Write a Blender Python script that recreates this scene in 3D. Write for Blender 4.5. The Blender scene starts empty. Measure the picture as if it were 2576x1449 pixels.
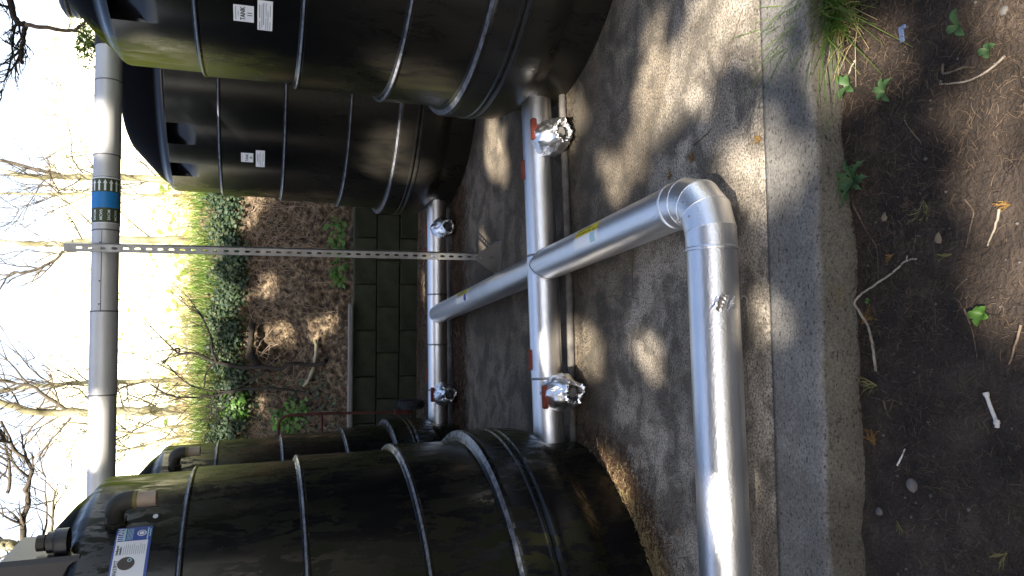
import bpy, bmesh, math, random
import numpy as np
from mathutils import Vector, Matrix
random.seed(7); RNG = np.random.default_rng(7)
PI = math.pi; R = math.radians
S = bpy.context.scene; COL = S.collection

# ------------------------------------------------------------------ camera, sky, sun, exposure
CAMH = 1.55; F = 1900.0; CX, CY = 1288.0, 724.5          # the photograph is held sideways: its left edge is up
TH = math.atan((CX - 644.6) / F); ROLL = 0.0081
d_ = Vector((0, math.cos(TH), -math.sin(TH))); u0 = Vector((0, math.sin(TH), math.cos(TH))); r0 = Vector((1, 0, 0))
r_ = r0 * math.cos(ROLL) + u0 * math.sin(ROLL); u_ = u0 * math.cos(ROLL) - r0 * math.sin(ROLL)
CAM = Vector((0, 0, CAMH))
cam = bpy.data.cameras.new('camera'); co = bpy.data.objects.new('camera', cam); COL.objects.link(co)
m = Matrix.Identity(4)
for i in range(3):
    m[i][0] = -u_[i]; m[i][1] = r_[i]; m[i][2] = -d_[i]; m[i][3] = CAM[i]
co.matrix_world = m
cam.sensor_fit = 'HORIZONTAL'; cam.sensor_width = 36; cam.lens = 36 * F / 2576.0
cam.clip_start = 0.05; cam.clip_end = 600
S.camera = co
SUN_EL, SUN_AZ = 46.0, 200.0                                # azimuth from +Y (ahead) towards +X: behind the viewer, to the left
w = bpy.data.worlds.new('World'); S.world = w; w.use_nodes = True
nt = w.node_tree; bg = nt.nodes['Background']
sky = nt.nodes.new('ShaderNodeTexSky'); sky.sky_type = 'NISHITA'; sky.sun_disc = False
sky.sun_elevation = R(SUN_EL); sky.sun_rotation = R(SUN_AZ); sky.air_density = 1.0; sky.dust_density = 3.0
tcw = nt.nodes.new('ShaderNodeTexCoord'); sxw = nt.nodes.new('ShaderNodeSeparateXYZ'); nt.links.new(tcw.outputs['Generated'], sxw.inputs[0])
mrw = nt.nodes.new('ShaderNodeMapRange'); mrw.inputs[1].default_value = .12; mrw.inputs[2].default_value = .5; mrw.inputs[3].default_value = 1; mrw.inputs[4].default_value = 0; nt.links.new(sxw.outputs[2], mrw.inputs[0])
mxw = nt.nodes.new('ShaderNodeMix'); mxw.data_type = 'RGBA'; mxw.blend_type = 'ADD'; mxw.inputs[7].default_value = (3.0, 2.6, 2.1, 1)   # milky air low over the horizon, all round
nt.links.new(mrw.outputs[0], mxw.inputs[0]); nt.links.new(sky.outputs[0], mxw.inputs[6]); nt.links.new(mxw.outputs[2], bg.inputs[0]); bg.inputs[1].default_value = 0.09
sl = bpy.data.lights.new('sun', 'SUN'); sl.energy = 5.0; sl.angle = R(0.55); sl.color = (1, 0.90, 0.75)
so = bpy.data.objects.new('sun', sl); COL.objects.link(so)
SD = Vector((math.sin(R(SUN_AZ)) * math.cos(R(SUN_EL)), math.cos(R(SUN_AZ)) * math.cos(R(SUN_EL)), math.sin(R(SUN_EL))))
so.rotation_euler = SD.to_track_quat('Z', 'Y').to_euler(); so.location = SD * 60
S.view_settings.view_transform = 'Standard'; S.view_settings.look = 'None'
S.view_settings.exposure = 1.95; S.view_settings.gamma = 1.0; S.view_settings.use_curve_mapping = False

# ------------------------------------------------------------------ helpers
def ray(px, py):
    return d_ + u_ * ((CX - px) / F) + r_ * ((CY - py) / F)
def at(px, py, y):                                          # the point seen at (px,py) that stands y metres ahead
    v = ray(px, py); return CAM + v * (y / v.y)
def atz(px, py, z):
    v = ray(px, py); return CAM + v * ((z - CAMH) / v.z)
BANK = [(7.64, .58), (7.8, .66), (8.05, 1.0), (8.5, 1.5), (8.85, 1.93), (9.3, 2.1), (12, 2.45), (20, 3.8), (40, 9.6), (70, 17), (95, 21)]
def bankz(y):
    for (a, za), (b, zb) in zip(BANK, BANK[1:]):
        if y <= b: return za + (zb - za) * max(0, (y - a) / (b - a))
    return BANK[-1][1]
def on_bank(px, py, lift=0.0):
    v = ray(px, py); y = 7.66
    while y < 60:
        p = CAM + v * (y / v.y)
        if p.z < bankz(y): break
        y += .02
    p.z += lift; return p
def tag(o, label=None, cat=None, group=None, kind=None):
    if label: o['label'] = label
    if cat: o['category'] = cat
    if group: o['group'] = group
    if kind: o['kind'] = kind
    return o
def thing(name, label, cat, loc=(0, 0, 0), group=None):
    o = bpy.data.objects.new(name, None); o.empty_display_size = .1; COL.objects.link(o)
    o.location = loc; return tag(o, label, cat, group)
def wloc(o):
    v = Vector((0, 0, 0))
    while o: v += o.location; o = o.parent
    return v
class MB:
    def __init__(s): s.v = []; s.f = []; s.sm = []
    def add(s, vs, fs, smooth=False):
        n = len(s.v); s.v += [tuple(p) for p in vs]
        for f in fs: s.f.append(tuple(i + n for i in f)); s.sm.append(smooth)
    def box(s, c, size, mat=None, bev=0.0):
        x, y, z = [k / 2 for k in size]; c = Vector(c)
        if bev <= 0:
            vs = [Vector((sx * x, sy * y, sz * z)) for sz in (-1, 1) for sx, sy in ((-1, -1), (1, -1), (1, 1), (-1, 1))]
            fs = [(3, 2, 1, 0), (4, 5, 6, 7), (0, 1, 5, 4), (1, 2, 6, 5), (2, 3, 7, 6), (3, 0, 4, 7)]
        else:
            b = min(bev, x * .9, y * .9, z * .9)
            bm = bmesh.new(); bmesh.ops.create_cube(bm, size=1)
            for v in bm.verts: v.co = Vector((v.co.x * 2 * x, v.co.y * 2 * y, v.co.z * 2 * z))
            bmesh.ops.bevel(bm, geom=bm.edges[:], offset=b, segments=1, affect='EDGES')
            bm.verts.index_update(); vs = [v.co.copy() for v in bm.verts]; fs = [[v.index for v in f.verts] for f in bm.faces]; bm.free()
        if mat: vs = [mat @ v for v in vs]
        s.add([v + c for v in vs], fs)
    def tube(s, pts, rad, n=8, caps=True, smooth=True):
        pts = [Vector(p) for p in pts]
        if not hasattr(rad, '__len__'): rad = [rad] * len(pts)
        vs = []; prev = None
        for i, p in enumerate(pts):
            t = (pts[min(i + 1, len(pts) - 1)] - pts[max(i - 1, 0)])
            t = t.normalized() if t.length > 1e-9 else Vector((0, 0, 1))
            if prev is None:
                a = Vector((0, 0, 1)) if abs(t.z) < .9 else Vector((1, 0, 0))
                x = t.cross(a).normalized()
            else:
                x = (prev - t * prev.dot(t)).normalized()
            prev = x; y = t.cross(x)
            vs += [p + (x * math.cos(2 * PI * k / n) + y * math.sin(2 * PI * k / n)) * rad[i] for k in range(n)]
        fs = [(i * n + k, i * n + (k + 1) % n, (i + 1) * n + (k + 1) % n, (i + 1) * n + k) for i in range(len(pts) - 1) for k in range(n)]
        s.add(vs, fs, smooth)
        if caps:
            m_ = len(pts) - 1
            s.add(vs[:n], [tuple(reversed(range(n)))]); s.add(vs[m_ * n:], [tuple(range(n))])
    def lathe(s, prof, n=48, c=(0, 0, 0), M=None, smooth=True, az=None):
        c = Vector(c); A = az or [2 * PI * k / n for k in range(n)]; n = len(A); vs = []
        for r, z in prof:
            for a in A:
                p = Vector((r * math.cos(a), r * math.sin(a), z)); vs.append((M @ p if M else p) + c)
        fs = [(i * n + k, i * n + (k + 1) % n, (i + 1) * n + (k + 1) % n, (i + 1) * n + k) for i in range(len(prof) - 1) for k in range(n)]
        s.add(vs, fs, smooth)
def obj(name, mb, mat, parent=None, kind=None, sharp=None):
    me = bpy.data.meshes.new(name)
    off = wloc(parent) if parent else Vector((0, 0, 0))
    me.from_pydata([(v[0] - off.x, v[1] - off.y, v[2] - off.z) for v in mb.v], [], mb.f)
    me.polygons.foreach_set('use_smooth', mb.sm); me.materials.append(mat); me.update()
    if sharp: me.set_sharp_from_angle(angle=R(sharp))
    o = bpy.data.objects.new(name, me); COL.objects.link(o)
    if parent: o.parent = parent
    if kind: o['kind'] = kind
    return o
def npobj(name, V, nper, mat, parent=None, kind=None, smooth=False, faces=None):
    """V: (count*nper,3) array; each element has the face list `faces` (over nper verts)"""
    faces = faces or [tuple(range(nper))]
    cnt = len(V) // nper
    off = wloc(parent) if parent else Vector((0, 0, 0))
    V = np.asarray(V, np.float32) - np.array(off, np.float32)
    loops = np.concatenate([np.array(f) for f in faces]); lens = np.array([len(f) for f in faces])
    L = (np.arange(cnt)[:, None] * nper + loops[None]).ravel().astype(np.int32)
    LT = np.tile(lens, cnt).astype(np.int32); LS = np.concatenate([[0], np.cumsum(LT)[:-1]]).astype(np.int32)
    me = bpy.data.meshes.new(name); me.vertices.add(len(V)); me.vertices.foreach_set('co', V.ravel())
    me.loops.add(len(L)); me.loops.foreach_set('vertex_index', L)
    me.polygons.add(len(LT)); me.polygons.foreach_set('loop_start', LS); me.polygons.foreach_set('loop_total', LT)
    if smooth: me.polygons.foreach_set('use_smooth', [True] * len(LT))
    me.update(calc_edges=True); me.validate(); me.materials.append(mat)
    o = bpy.data.objects.new(name, me); COL.objects.link(o)
    if parent: o.parent = parent
    if kind: o['kind'] = kind
    return o
def grid(name, X, Y, Z, mat, parent=None, kind=None, smooth=True):
    ny, nx = X.shape
    mb = MB(); mb.v = list(zip(X.ravel().tolist(), Y.ravel().tolist(), Z.ravel().tolist()))
    mb.f = [(j * nx + i, j * nx + i + 1, (j + 1) * nx + i + 1, (j + 1) * nx + i) for j in range(ny - 1) for i in range(nx - 1)]
    mb.sm = [smooth] * len(mb.f)
    return obj(name, mb, mat, parent, kind)
_lat = np.random.default_rng(3).random((256, 256))
def vn(x, y, s, o=0):
    x = np.asarray(x, float) * s + 37.3 * o; y = np.asarray(y, float) * s + 11.7 * o
    xi = np.floor(x).astype(int); yi = np.floor(y).astype(int); fx = x - xi; fy = y - yi
    fx = fx * fx * (3 - 2 * fx); fy = fy * fy * (3 - 2 * fy)
    g = lambda a, b: _lat[a % 256, b % 256]
    return (g(xi, yi) * (1 - fx) + g(xi + 1, yi) * fx) * (1 - fy) + (g(xi, yi + 1) * (1 - fx) + g(xi + 1, yi + 1) * fx) * fy - .5
def fbm(x, y, s, oct=4, o=0):
    return sum(vn(x, y, s * 2 ** k, o + k) / 2 ** k for k in range(oct))

# ------------------------------------------------------------------ materials
def mat(name, rgb, rough=.6, metal=0.0, spec=.5):
    m = bpy.data.materials.new(name); m.use_nodes = True
    b = m.node_tree.nodes['Principled BSDF']
    b.inputs['Base Color'].default_value = (*rgb, 1); b.inputs['Roughness'].default_value = rough
    b.inputs['Metallic'].default_value = metal; b.inputs['Specular IOR Level'].default_value = spec
    return m
class NT:
    def __init__(s, m): s.t = m.node_tree; s.b = s.t.nodes['Principled BSDF']
    def n(s, k, **kw):
        x = s.t.nodes.new(k)
        for a, v in kw.items():
            if a.startswith('i_'): x.inputs[a[2:].replace('_', ' ')].default_value = v
            else: setattr(x, a, v)
        return x
    def l(s, a, b): s.t.links.new(a, b)
    def coord(s, scale=(1, 1, 1), gen='Object'):
        c = s.n('ShaderNodeTexCoord'); mp = s.n('ShaderNodeMapping'); mp.inputs['Scale'].default_value = scale
        s.l(c.outputs[gen], mp.inputs[0]); return mp.outputs[0]
    def noise(s, co, scale, detail=4, rough=.55, dist=0):
        x = s.n('ShaderNodeTexNoise'); x.inputs['Scale'].default_value = scale; x.inputs['Detail'].default_value = detail
        x.inputs['Roughness'].default_value = rough; x.inputs['Distortion'].default_value = dist
        s.l(co, x.inputs['Vector']); return x.outputs['Fac']
    def ramp(s, fac, *st):
        x = s.n('ShaderNodeValToRGB'); e = x.color_ramp.elements
        while len(e) < len(st): e.new(.5)
        for k, (p, c) in enumerate(st):
            e[k].position = p; e[k].color = (*c, 1) if hasattr(c, '__len__') else (c, c, c, 1)
        s.l(fac, x.inputs[0]); return x.outputs[0]
    def mix(s, fac, a, b, mode='MIX'):
        x = s.n('ShaderNodeMix', data_type='RGBA', blend_type=mode)
        for sock, v in ((x.inputs[0], fac), (x.inputs[6], a), (x.inputs[7], b)):
            if hasattr(v, 'is_linked'): s.l(v, sock)
            elif hasattr(v, '__len__'): sock.default_value = (*v, 1)
            else: sock.default_value = v
        return x.outputs[2]
    def math(s, op, a, b=0.0):
        x = s.n('ShaderNodeMath', operation=op)
        for k, v in enumerate((a, b)):
            if hasattr(v, 'is_linked'): s.l(v, x.inputs[k])
            else: x.inputs[k].default_value = v
        return x.outputs[0]
    def bump(s, h, st=.3, dist=.01, prev=None):
        x = s.n('ShaderNodeBump'); x.inputs['Strength'].default_value = st; x.inputs['Distance'].default_value = dist
        s.l(h, x.inputs['Height'])
        if prev: s.l(prev, x.inputs['Normal'])
        s.l(x.outputs[0], s.b.inputs['Normal']); return x.outputs[0]
    def col(s, c): s.l(c, s.b.inputs['Base Color'])
    def rough(s, c): s.l(c, s.b.inputs['Roughness'])
def varied(name, stops, scale=6, rough=.8, detail=5, bump=.3, dist=.01, metal=0, bscale=None, sc=(1, 1, 1), spec=.3, gen='Object'):
    m = mat(name, (.5, .5, .5), rough, metal, spec); t = NT(m); c = t.coord(sc, gen)
    f = t.noise(c, scale, detail); t.col(t.ramp(f, *stops))
    if bump: t.bump(t.noise(c, bscale or scale * 4, 5), bump, dist)
    return m
def leafmat(name, a, b, c, rough=.55, trans=.25, scale=3.0):
    m = mat(name, a, rough, 0, .3); t = NT(m)
    g = t.n('ShaderNodeNewGeometry'); ri = g.outputs['Random Per Island']
    t.col(t.ramp(ri, (0, a), (.5, b), (1, c)))
    if trans:
        o = t.t.nodes['Material Output']; tr = t.n('ShaderNodeBsdfTranslucent'); mx = t.n('ShaderNodeMixShader'); mx.inputs[0].default_value = trans
        t.l(t.ramp(ri, (0, a), (.5, b), (1, c)), tr.inputs[0]); t.l(t.b.outputs[0], mx.inputs[1]); t.l(tr.outputs[0], mx.inputs[2]); t.l(mx.outputs[0], o.inputs[0])
    return m

def m_concrete(name, dark, light, kerb=False):
    m = mat(name, (.25, .25, .25), .92, 0, .25); t = NT(m); c = t.coord(gen='Object')
    sp = t.noise(c, 125, 4, .8); sp2 = t.noise(t.coord((.5, 1, 1)), 120, 3, .6)
    big = t.noise(c, 1.1, 6, .6, .6); mid = t.noise(c, 5.5, 6, .65, .4)
    col = t.ramp(big, (.36, dark), (.60, light))
    if not kerb:                                            # darker tone beyond a slanting line across the slab
        sx = t.n('ShaderNodeSeparateXYZ'); t.l(c, sx.inputs[0])
        e = t.math('ADD', t.math('ADD', sx.outputs[1], t.math('MULTIPLY', sx.outputs[0], .33)), t.math('MULTIPLY', t.math('SUBTRACT', mid, .5), .25))
        col = t.mix(t.ramp(t.math('SUBTRACT', e, 2.45), (.50, 0), (.53, 1)), col, t.mix(1.0, col, (.60, .57, .53), 'MULTIPLY'))
    else:                                                   # soil-splashed, green-brown outer face
        sx = t.n('ShaderNodeSeparateXYZ'); t.l(c, sx.inputs[0])
        col = t.mix(t.ramp(t.math('ADD', sx.outputs[2], .5), (.485, 1), (.496, 0)), col, t.mix(1.0, col, (.66, .63, .55), 'MULTIPLY'))
    col = t.mix(t.ramp(sp, (.41, 0), (.59, 1)), t.mix(1.0, col, (.42, .42, .42) if not kerb else (.70, .70, .71), 'MULTIPLY'), t.mix(1.0, col, (1.6, 1.56, 1.5) if not kerb else (1.22, 1.21, 1.19), 'MULTIPLY'))
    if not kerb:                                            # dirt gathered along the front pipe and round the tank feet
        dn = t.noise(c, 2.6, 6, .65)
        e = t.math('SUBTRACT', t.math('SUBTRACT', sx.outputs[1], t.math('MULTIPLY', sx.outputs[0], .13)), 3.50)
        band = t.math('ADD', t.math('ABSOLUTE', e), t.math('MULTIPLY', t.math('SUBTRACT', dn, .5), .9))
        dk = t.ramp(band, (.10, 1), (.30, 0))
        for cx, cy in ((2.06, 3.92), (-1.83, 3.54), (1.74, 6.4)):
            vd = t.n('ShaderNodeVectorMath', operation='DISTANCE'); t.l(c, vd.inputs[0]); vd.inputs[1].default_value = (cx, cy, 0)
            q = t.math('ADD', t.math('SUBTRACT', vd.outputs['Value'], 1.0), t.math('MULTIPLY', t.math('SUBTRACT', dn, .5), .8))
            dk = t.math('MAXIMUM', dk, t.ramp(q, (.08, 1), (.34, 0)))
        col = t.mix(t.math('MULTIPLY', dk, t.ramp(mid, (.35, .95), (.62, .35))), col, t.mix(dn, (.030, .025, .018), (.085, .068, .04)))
    st = t.ramp(mid, (.42, 1), (.56, 0))                     # damp, dirty stains
    col = t.mix(t.math('MULTIPLY', st, .72 if not kerb else .3), col, (.055, .05, .043))
    moss = t.ramp(t.noise(t.coord((1, 1.6, 1)), 3.3, 7, .7), (.60, 0), (.70, 1))
    col = t.mix(t.math('MULTIPLY', moss, .55), col, (.085, .07, .028))
    pits = t.ramp(sp2, (.34, 0), (.42, 1)); col = t.mix(1.0, col, t.mix(pits, (.35, .34, .33), (1, 1, 1)), 'MULTIPLY')
    t.col(col)
    h = t.math('ADD', t.math('MULTIPLY', sp, .6), t.math('MULTIPLY', sp2, .5)); t.bump(h, .75, .006)
    return m
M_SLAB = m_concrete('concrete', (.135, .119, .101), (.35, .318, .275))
M_KERB = m_concrete('kerb_concrete', (.115, .112, .108), (.185, .18, .172), True)
M_SOIL = varied('dark_soil', ((.28, (.014, .011, .009)), (.5, (.034, .025, .020)), (.72, (.066, .050, .040))), 6, .97, 12, 1.0, .015, bscale=75)
M_BANK = varied('bank_earth', ((.34, (.018, .013, .009)), (.50, (.088, .064, .042)), (.66, (.22, .17, .11))), 17, .97, 12, 1.0, .04, bscale=26)
M_GROUND = varied('base_ground', ((.3, (.05, .04, .03)), (.7, (.10, .09, .05))), .6, .95, 6, 0)
M_HILL = varied('sunlit_meadow', ((.2, (.50, .54, .30)), (.5, (.62, .62, .44)), (.8, (.72, .69, .55))), .35, .9, 12, .3, .05, bscale=6)
def m_tank(name, dirx, diry, lvl, streak):
    m = mat(name, (.006, .0065, .008), .25, 0, .5); t = NT(m)
    c = t.coord((1, 1, .35)); c1 = t.coord()
    n1 = t.noise(c, 15, 9, .7, .4); n2 = t.noise(c1, 2.2, 4, .5); n3 = t.noise(c, 26, 6, .65)
    sep = t.n('ShaderNodeSeparateXYZ'); tc = t.n('ShaderNodeTexCoord'); t.l(tc.outputs['Object'], sep.inputs[0])
    dt = t.math('ADD', t.math('MULTIPLY', sep.outputs[0], dirx), t.math('MULTIPLY', sep.outputs[1], diry))
    edge = t.math('ADD', dt, t.math('MULTIPLY', t.math('SUBTRACT', n1, .5), .55))
    alg = t.ramp(edge, (.62, 0), (.82, 1))                    # algae film on the damp side
    zz = t.ramp(sep.outputs[2], (.0, .0), (1, 1))
    zr = t.n('ShaderNodeMapRange'); zr.inputs[1].default_value = 1.4; zr.inputs[2].default_value = 2.05; t.l(sep.outputs[2], zr.inputs[0])
    alg = t.math('MULTIPLY', alg, t.math('ADD', t.math('MULTIPLY', zr.outputs[0], .75), .05))
    scal = t.ramp(t.math('ADD', n1, t.math('MULTIPLY', t.math('SUBTRACT', n3, .5), .5)), (.48, 0), (.54, 1))
    patch = t.math('MULTIPLY', scal, t.ramp(n2, (.38, .12), (.62, 1)))
    patch = t.math('MULTIPLY', patch, lvl)
    fz = t.n('ShaderNodeMapRange'); fz.inputs[1].default_value = 1.45; fz.inputs[2].default_value = .8; t.l(sep.outputs[2], fz.inputs[0])
    if dirx < 0: patch = t.math('MAXIMUM', patch, t.math('MULTIPLY', fz.outputs[0], t.ramp(n1, (.30, .25), (.60, 1))))   # dusty splash film low down
    black = t.mix(t.noise(c1, 3, 6), (.0025, .003, .004), (.005, .005, .006))
    col = t.mix(patch, black, (.0135, .0145, .0065) if dirx > 0 else (.0165, .015, .012))
    col = t.mix(alg, col, t.mix(n3, (.12, .14, .008), (.30, .33, .03)))
    mp = t.n('ShaderNodeMapRange'); t.l(sep.outputs[2], mp.inputs[0]); mp.inputs[1].default_value = 2.19; mp.inputs[2].default_value = 2.215
    roof = mp.outputs[0]; wear_glint = None
    for zc in (.579, .922, 1.367, 1.808):           # chalky rubbing plus painted sky highlights along the rib edges
        w1 = t.math('LESS_THAN', t.math('ABSOLUTE', t.math('SUBTRACT', sep.outputs[2], zc)), .0042); wear_glint = w1 if wear_glint is None else t.math('MAXIMUM', wear_glint, w1)
    wear_glint = t.math('MULTIPLY', wear_glint, t.ramp(n3, (.35, .25), (.6, 1)))
    col = t.mix(wear_glint, col, (.16, .17, .20))
    t.col(col)
    t.l(t.math('SUBTRACT', t.math('SUBTRACT', .5, t.math('MULTIPLY', alg, .38)), t.math('MULTIPLY', roof, .40)), t.b.inputs['Specular IOR Level'])
    t.l(t.math('SUBTRACT', 1.42, t.math('MAXIMUM', t.math('MAXIMUM', t.math('MULTIPLY', alg, .42), t.math('MULTIPLY', roof, .34)), t.math('MULTIPLY', patch, .24 if dirx > 0 else .08))), t.b.inputs['IOR'])
    dirt = t.math('ADD', t.math('MULTIPLY', patch, .35 if dirx > 0 else .12), t.math('MULTIPLY', alg, .4))
    t.rough(t.math('ADD', t.math('ADD', t.math('ADD', dirt, .14), t.math('MULTIPLY', n2, .14)), t.math('MULTIPLY', roof, .3)))
    t.bump(t.math('ADD', n3, t.math('MULTIPLY', n2, .8)), .10, .003)
    return m
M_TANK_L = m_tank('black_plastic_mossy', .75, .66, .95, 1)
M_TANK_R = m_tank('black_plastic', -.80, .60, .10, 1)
M_BLACK = mat('black_fitting', (.012, .012, .015), .4)
M_BLACKW = varied('weathered_black', ((.3, (.012, .012, .014)), (.7, (.045, .042, .03))), 9, .5, 6, .1)
def m_foil(name, base, rough, bs, bst, bd):
    m = mat(name, base, rough, 1.0); t = NT(m); c = t.coord()
    t.col(t.ramp(t.noise(c, 3, 5), (.3, [k * .86 for k in base]), (.7, base)))
    h = t.noise(c, bs, 2, .5); t.bump(h, bst, bd)
    t.rough(t.math('ADD', t.math('MULTIPLY', t.noise(c, 5, 4), .14), rough - .07)); t.b.inputs['Metallic'].default_value = 1.0 if rough < .4 else .55; return m
M_FOIL = m_foil('stucco_aluminium', (.92, .93, .95), .37, 120, .34, .0035)
M_CLAD = m_foil('dull_cladding', (.62, .62, .62), .50, 130, .12, .003)
M_TIN = mat('crumpled_foil', (.93, .93, .94), .30, 1.0)
M_GALV = varied('galvanised', ((.3, (.22, .225, .23)), (.7, (.34, .345, .35))), 14, .45, 5, .06, metal=.85)
M_GALVD = varied('dull_plate', ((.3, (.16, .155, .147)), (.7, (.22, .212, .2))), 9, .62, 6, .08, metal=.35)
M_SEAM = mat('dark_seam', (.18, .18, .19), .5, .8)  # dark metal of the overhead pipe's seams and rivets
M_RED = varied('red_handle', ((.3, (.11, .022, .015)), (.7, (.18, .038, .024))), 20, .5, 4, 0)
M_RUST = varied('rusty_tube', ((.3, (.06, .02, .014)), (.6, (.12, .04, .028)), (.8, (.04, .03, .028))), 16, .8, 7, .4)
M_STUB = mat('grey_stub', (.07, .07, .075), .5)
M_TYRE = mat('tyre_rubber', (.02, .02, .023), .75)
M_WHITE = mat('white_label', (.75, .77, .80), .45)
M_POCKET = mat('clear_pocket_white', (.9, .9, .9), .35, 0, .5)
M_INK = mat('black_ink', (.012, .014, .02), .5)
M_GREYINK = mat('grey_ink', (.30, .33, .37), .6)
M_BLUEL = mat('label_blue', (.035, .075, .32), .4)
M_LBLUE = mat('label_pale_blue', (.40, .62, .66), .5)
M_BROWN = mat('print_brown', (.055, .04, .03), .5)
M_YEL = mat('label_yellow', (.75, .62, .02), .4)
M_TBLUE = mat('tape_blue', (.012, .19, .50), .4)
M_TGREEN = mat('tape_green', (.045, .065, .022), .45)
M_COPPER = varied('dull_pipe', ((.3, (.26, .20, .15)), (.7, (.36, .29, .22))), 12, .5, 4, .05, metal=.2)
M_BRASS = mat('mossy_brass', (.16, .14, .04), .6, .3)
M_BLOCK = varied('wall_block', ((.3, (.018, .024, .014)), (.55, (.034, .040, .026)), (.8, (.055, .057, .038))), 7, .95, 9, .6, .006, bscale=60)
M_MORTAR = varied('mortar', ((.3, (.04, .042, .03)), (.7, (.07, .068, .05))), 12, .95, 5, .5)
M_TIMBER = varied('grey_timber', ((.3, (.12, .115, .11)), (.7, (.24, .23, .22))), 8, .9, 8, .5, sc=(.3, 4, 4))
M_BARK = varied('dark_bark', ((.3, (.010, .008, .007)), (.7, (.030, .024, .019))), 18, .95, 7, .7, sc=(1, 1, .4))
M_BARKM = varied('mossy_bark', ((.30, (.045, .038, .022)), (.48, (.19, .175, .10)), (.68, (.42, .39, .29))), 6, .95, 8, .6, sc=(1, 1, .5))
M_TWIG = varied('grey_twigs', ((.3, (.030, .025, .019)), (.7, (.12, .10, .075))), 9, .9, 5, .2)
M_STICK = varied('bleached_stick', ((.3, (.15, .125, .10)), (.7, (.31, .265, .215))), 25, .9, 5, .3)
M_STICKD = varied('brown_stick', ((.3, (.06, .045, .035)), (.7, (.15, .115, .085))), 25, .9, 5, .3)
M_BONE = varied('pale_bone', ((.3, (.45, .43, .40)), (.7, (.62, .6, .56))), 20, .7, 4, .1)
M_STONE = varied('pebble', ((.3, (.05, .047, .045)), (.7, (.13, .122, .115))), 15, .85, 6, .3)
M_NEEDLE = leafmat('needle_litter', (.012, .009, .007), (.034, .023, .016), (.105, .075, .05), .9, 0)
M_LITTERD = leafmat('dark_litter', (.03, .017, .012), (.075, .042, .025), (.13, .08, .045), .9, 0)
M_STRAW = leafmat('dry_grass', (.15, .11, .05), (.30, .23, .11), (.42, .34, .18), .8, .15)
M_GRASS = leafmat('green_grass', (.035, .085, .012), (.07, .14, .02), (.16, .20, .05), .5, .35)
M_GRASSL = leafmat('sunny_grass', (.05, .13, .012), (.12, .22, .03), (.32, .34, .13), .5, .4)
M_IVY = leafmat('ivy_leaf', (.013, .030, .015), (.024, .048, .025), (.06, .078, .028), .55, .12)
M_LEAF = leafmat('young_leaf', (.04, .11, .015), (.07, .16, .025), (.10, .2, .04), .45, .35)
M_WEED = leafmat('weed_leaf', (.03, .07, .025), (.045, .095, .033), (.07, .12, .045), .5, .25)
M_CEDAR = leafmat('dry_cedar', (.11, .055, .016), (.16, .09, .025), (.2, .13, .04), .8, .1)
M_CEDARY = leafmat('yellow_cedar', (.12, .105, .035), (.17, .15, .05), (.19, .175, .07), .8, .1)
M_CONIFER = leafmat('conifer_leaf', (.010, .022, .008), (.016, .034, .011), (.025, .045, .015), .8, 0)
M_SCRUB = leafmat('pale_scrub', (.26, .38, .08), (.42, .48, .18), (.6, .56, .36), .8, .4)
M_VINE = varied('vine_stem', ((.3, (.13, .095, .07)), (.7, (.30, .23, .17))), 12, .9, 5, .3)
M_PLASTIC = mat('blue_plastic', (.07, .10, .19), .5)
M_DEADLEAF = varied('dead_leaf', ((.3, (.14, .10, .06)), (.7, (.24, .18, .11))), 20, .85, 4, .2)

# ------------------------------------------------------------------ the setting
def soilz(x, y):
    return -.115 + .035 * fbm(x, y, 2.2, 4) + .012 * fbm(x, y, 14, 3, 5)
def kerb_y(x): return 1.795 + .073 * x                        # front edge of the slab
def joint_y(x): return 2.022 + .066 * x
xs = np.linspace(-3.2, 3.2, 400); ys = np.linspace(-1.2, 2.3, 230); X, Y = np.meshgrid(xs, ys)
grid('soil', X, Y, soilz(X, Y), M_SOIL, kind='structure')
gx = np.array([-120., 120.]); X, Y = np.meshgrid(gx, np.array([-120., 130.])); grid('ground', X, Y, np.full_like(X, -.42), M_GROUND, kind='structure')
def slab(name, front, back, z0, top, mt, chip, x0=-5.5, x1=5.5):
    n = 900; xs = np.linspace(x0, x1, n)
    fr = np.array([front(x) for x in xs]); bk = np.array([back(x) for x in xs])
    ch = chip * (fbm(xs, xs * 0, 1.3, 3, 2) + .5 * fbm(xs, xs * 0, 9, 3, 8)); bite = np.clip(fbm(xs, xs * 0 + 4, 2.2, 4, 4) - .28, 0, 1) * chip * 6
    rows = [(fr + ch * .3 - .0, z0), (fr + ch - .012, z0 + .03), (fr + ch * .8 - .006 + bite * .3, top * 0 + (z0 + top) / 2), (fr + ch * .8 + bite, top - .012), (fr + ch * .6 + .008 + bite, top - .003), (fr + .03 + ch * .4 + bite, top)]
    Xs = []; Ys = []; Zs = []
    for yy, z in rows: Xs.append(xs); Ys.append(yy); Zs.append(np.full(n, z) + .004 * fbm(xs, xs * 0 + z * 40, 12, 2, 3) * (z < top - .001))
    for k in range(1, 13):
        t = k / 12; Xs.append(xs); Ys.append((fr + .03) * (1 - t) + bk * t); Zs.append(np.full(n, top) )
    Xs.append(xs); Ys.append(bk); Zs.append(np.full(n, z0))
    return grid(name, np.array(Xs), np.array(Ys), np.array(Zs), mt, kind='structure')
slab('concrete_kerb', kerb_y, lambda x: joint_y(x) - .006, -.2, .002, M_KERB, .034)
slab('concrete_slab', joint_y, lambda x: 7.66 + .03 * x, -.2, 0.0, M_SLAB, .012)
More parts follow.
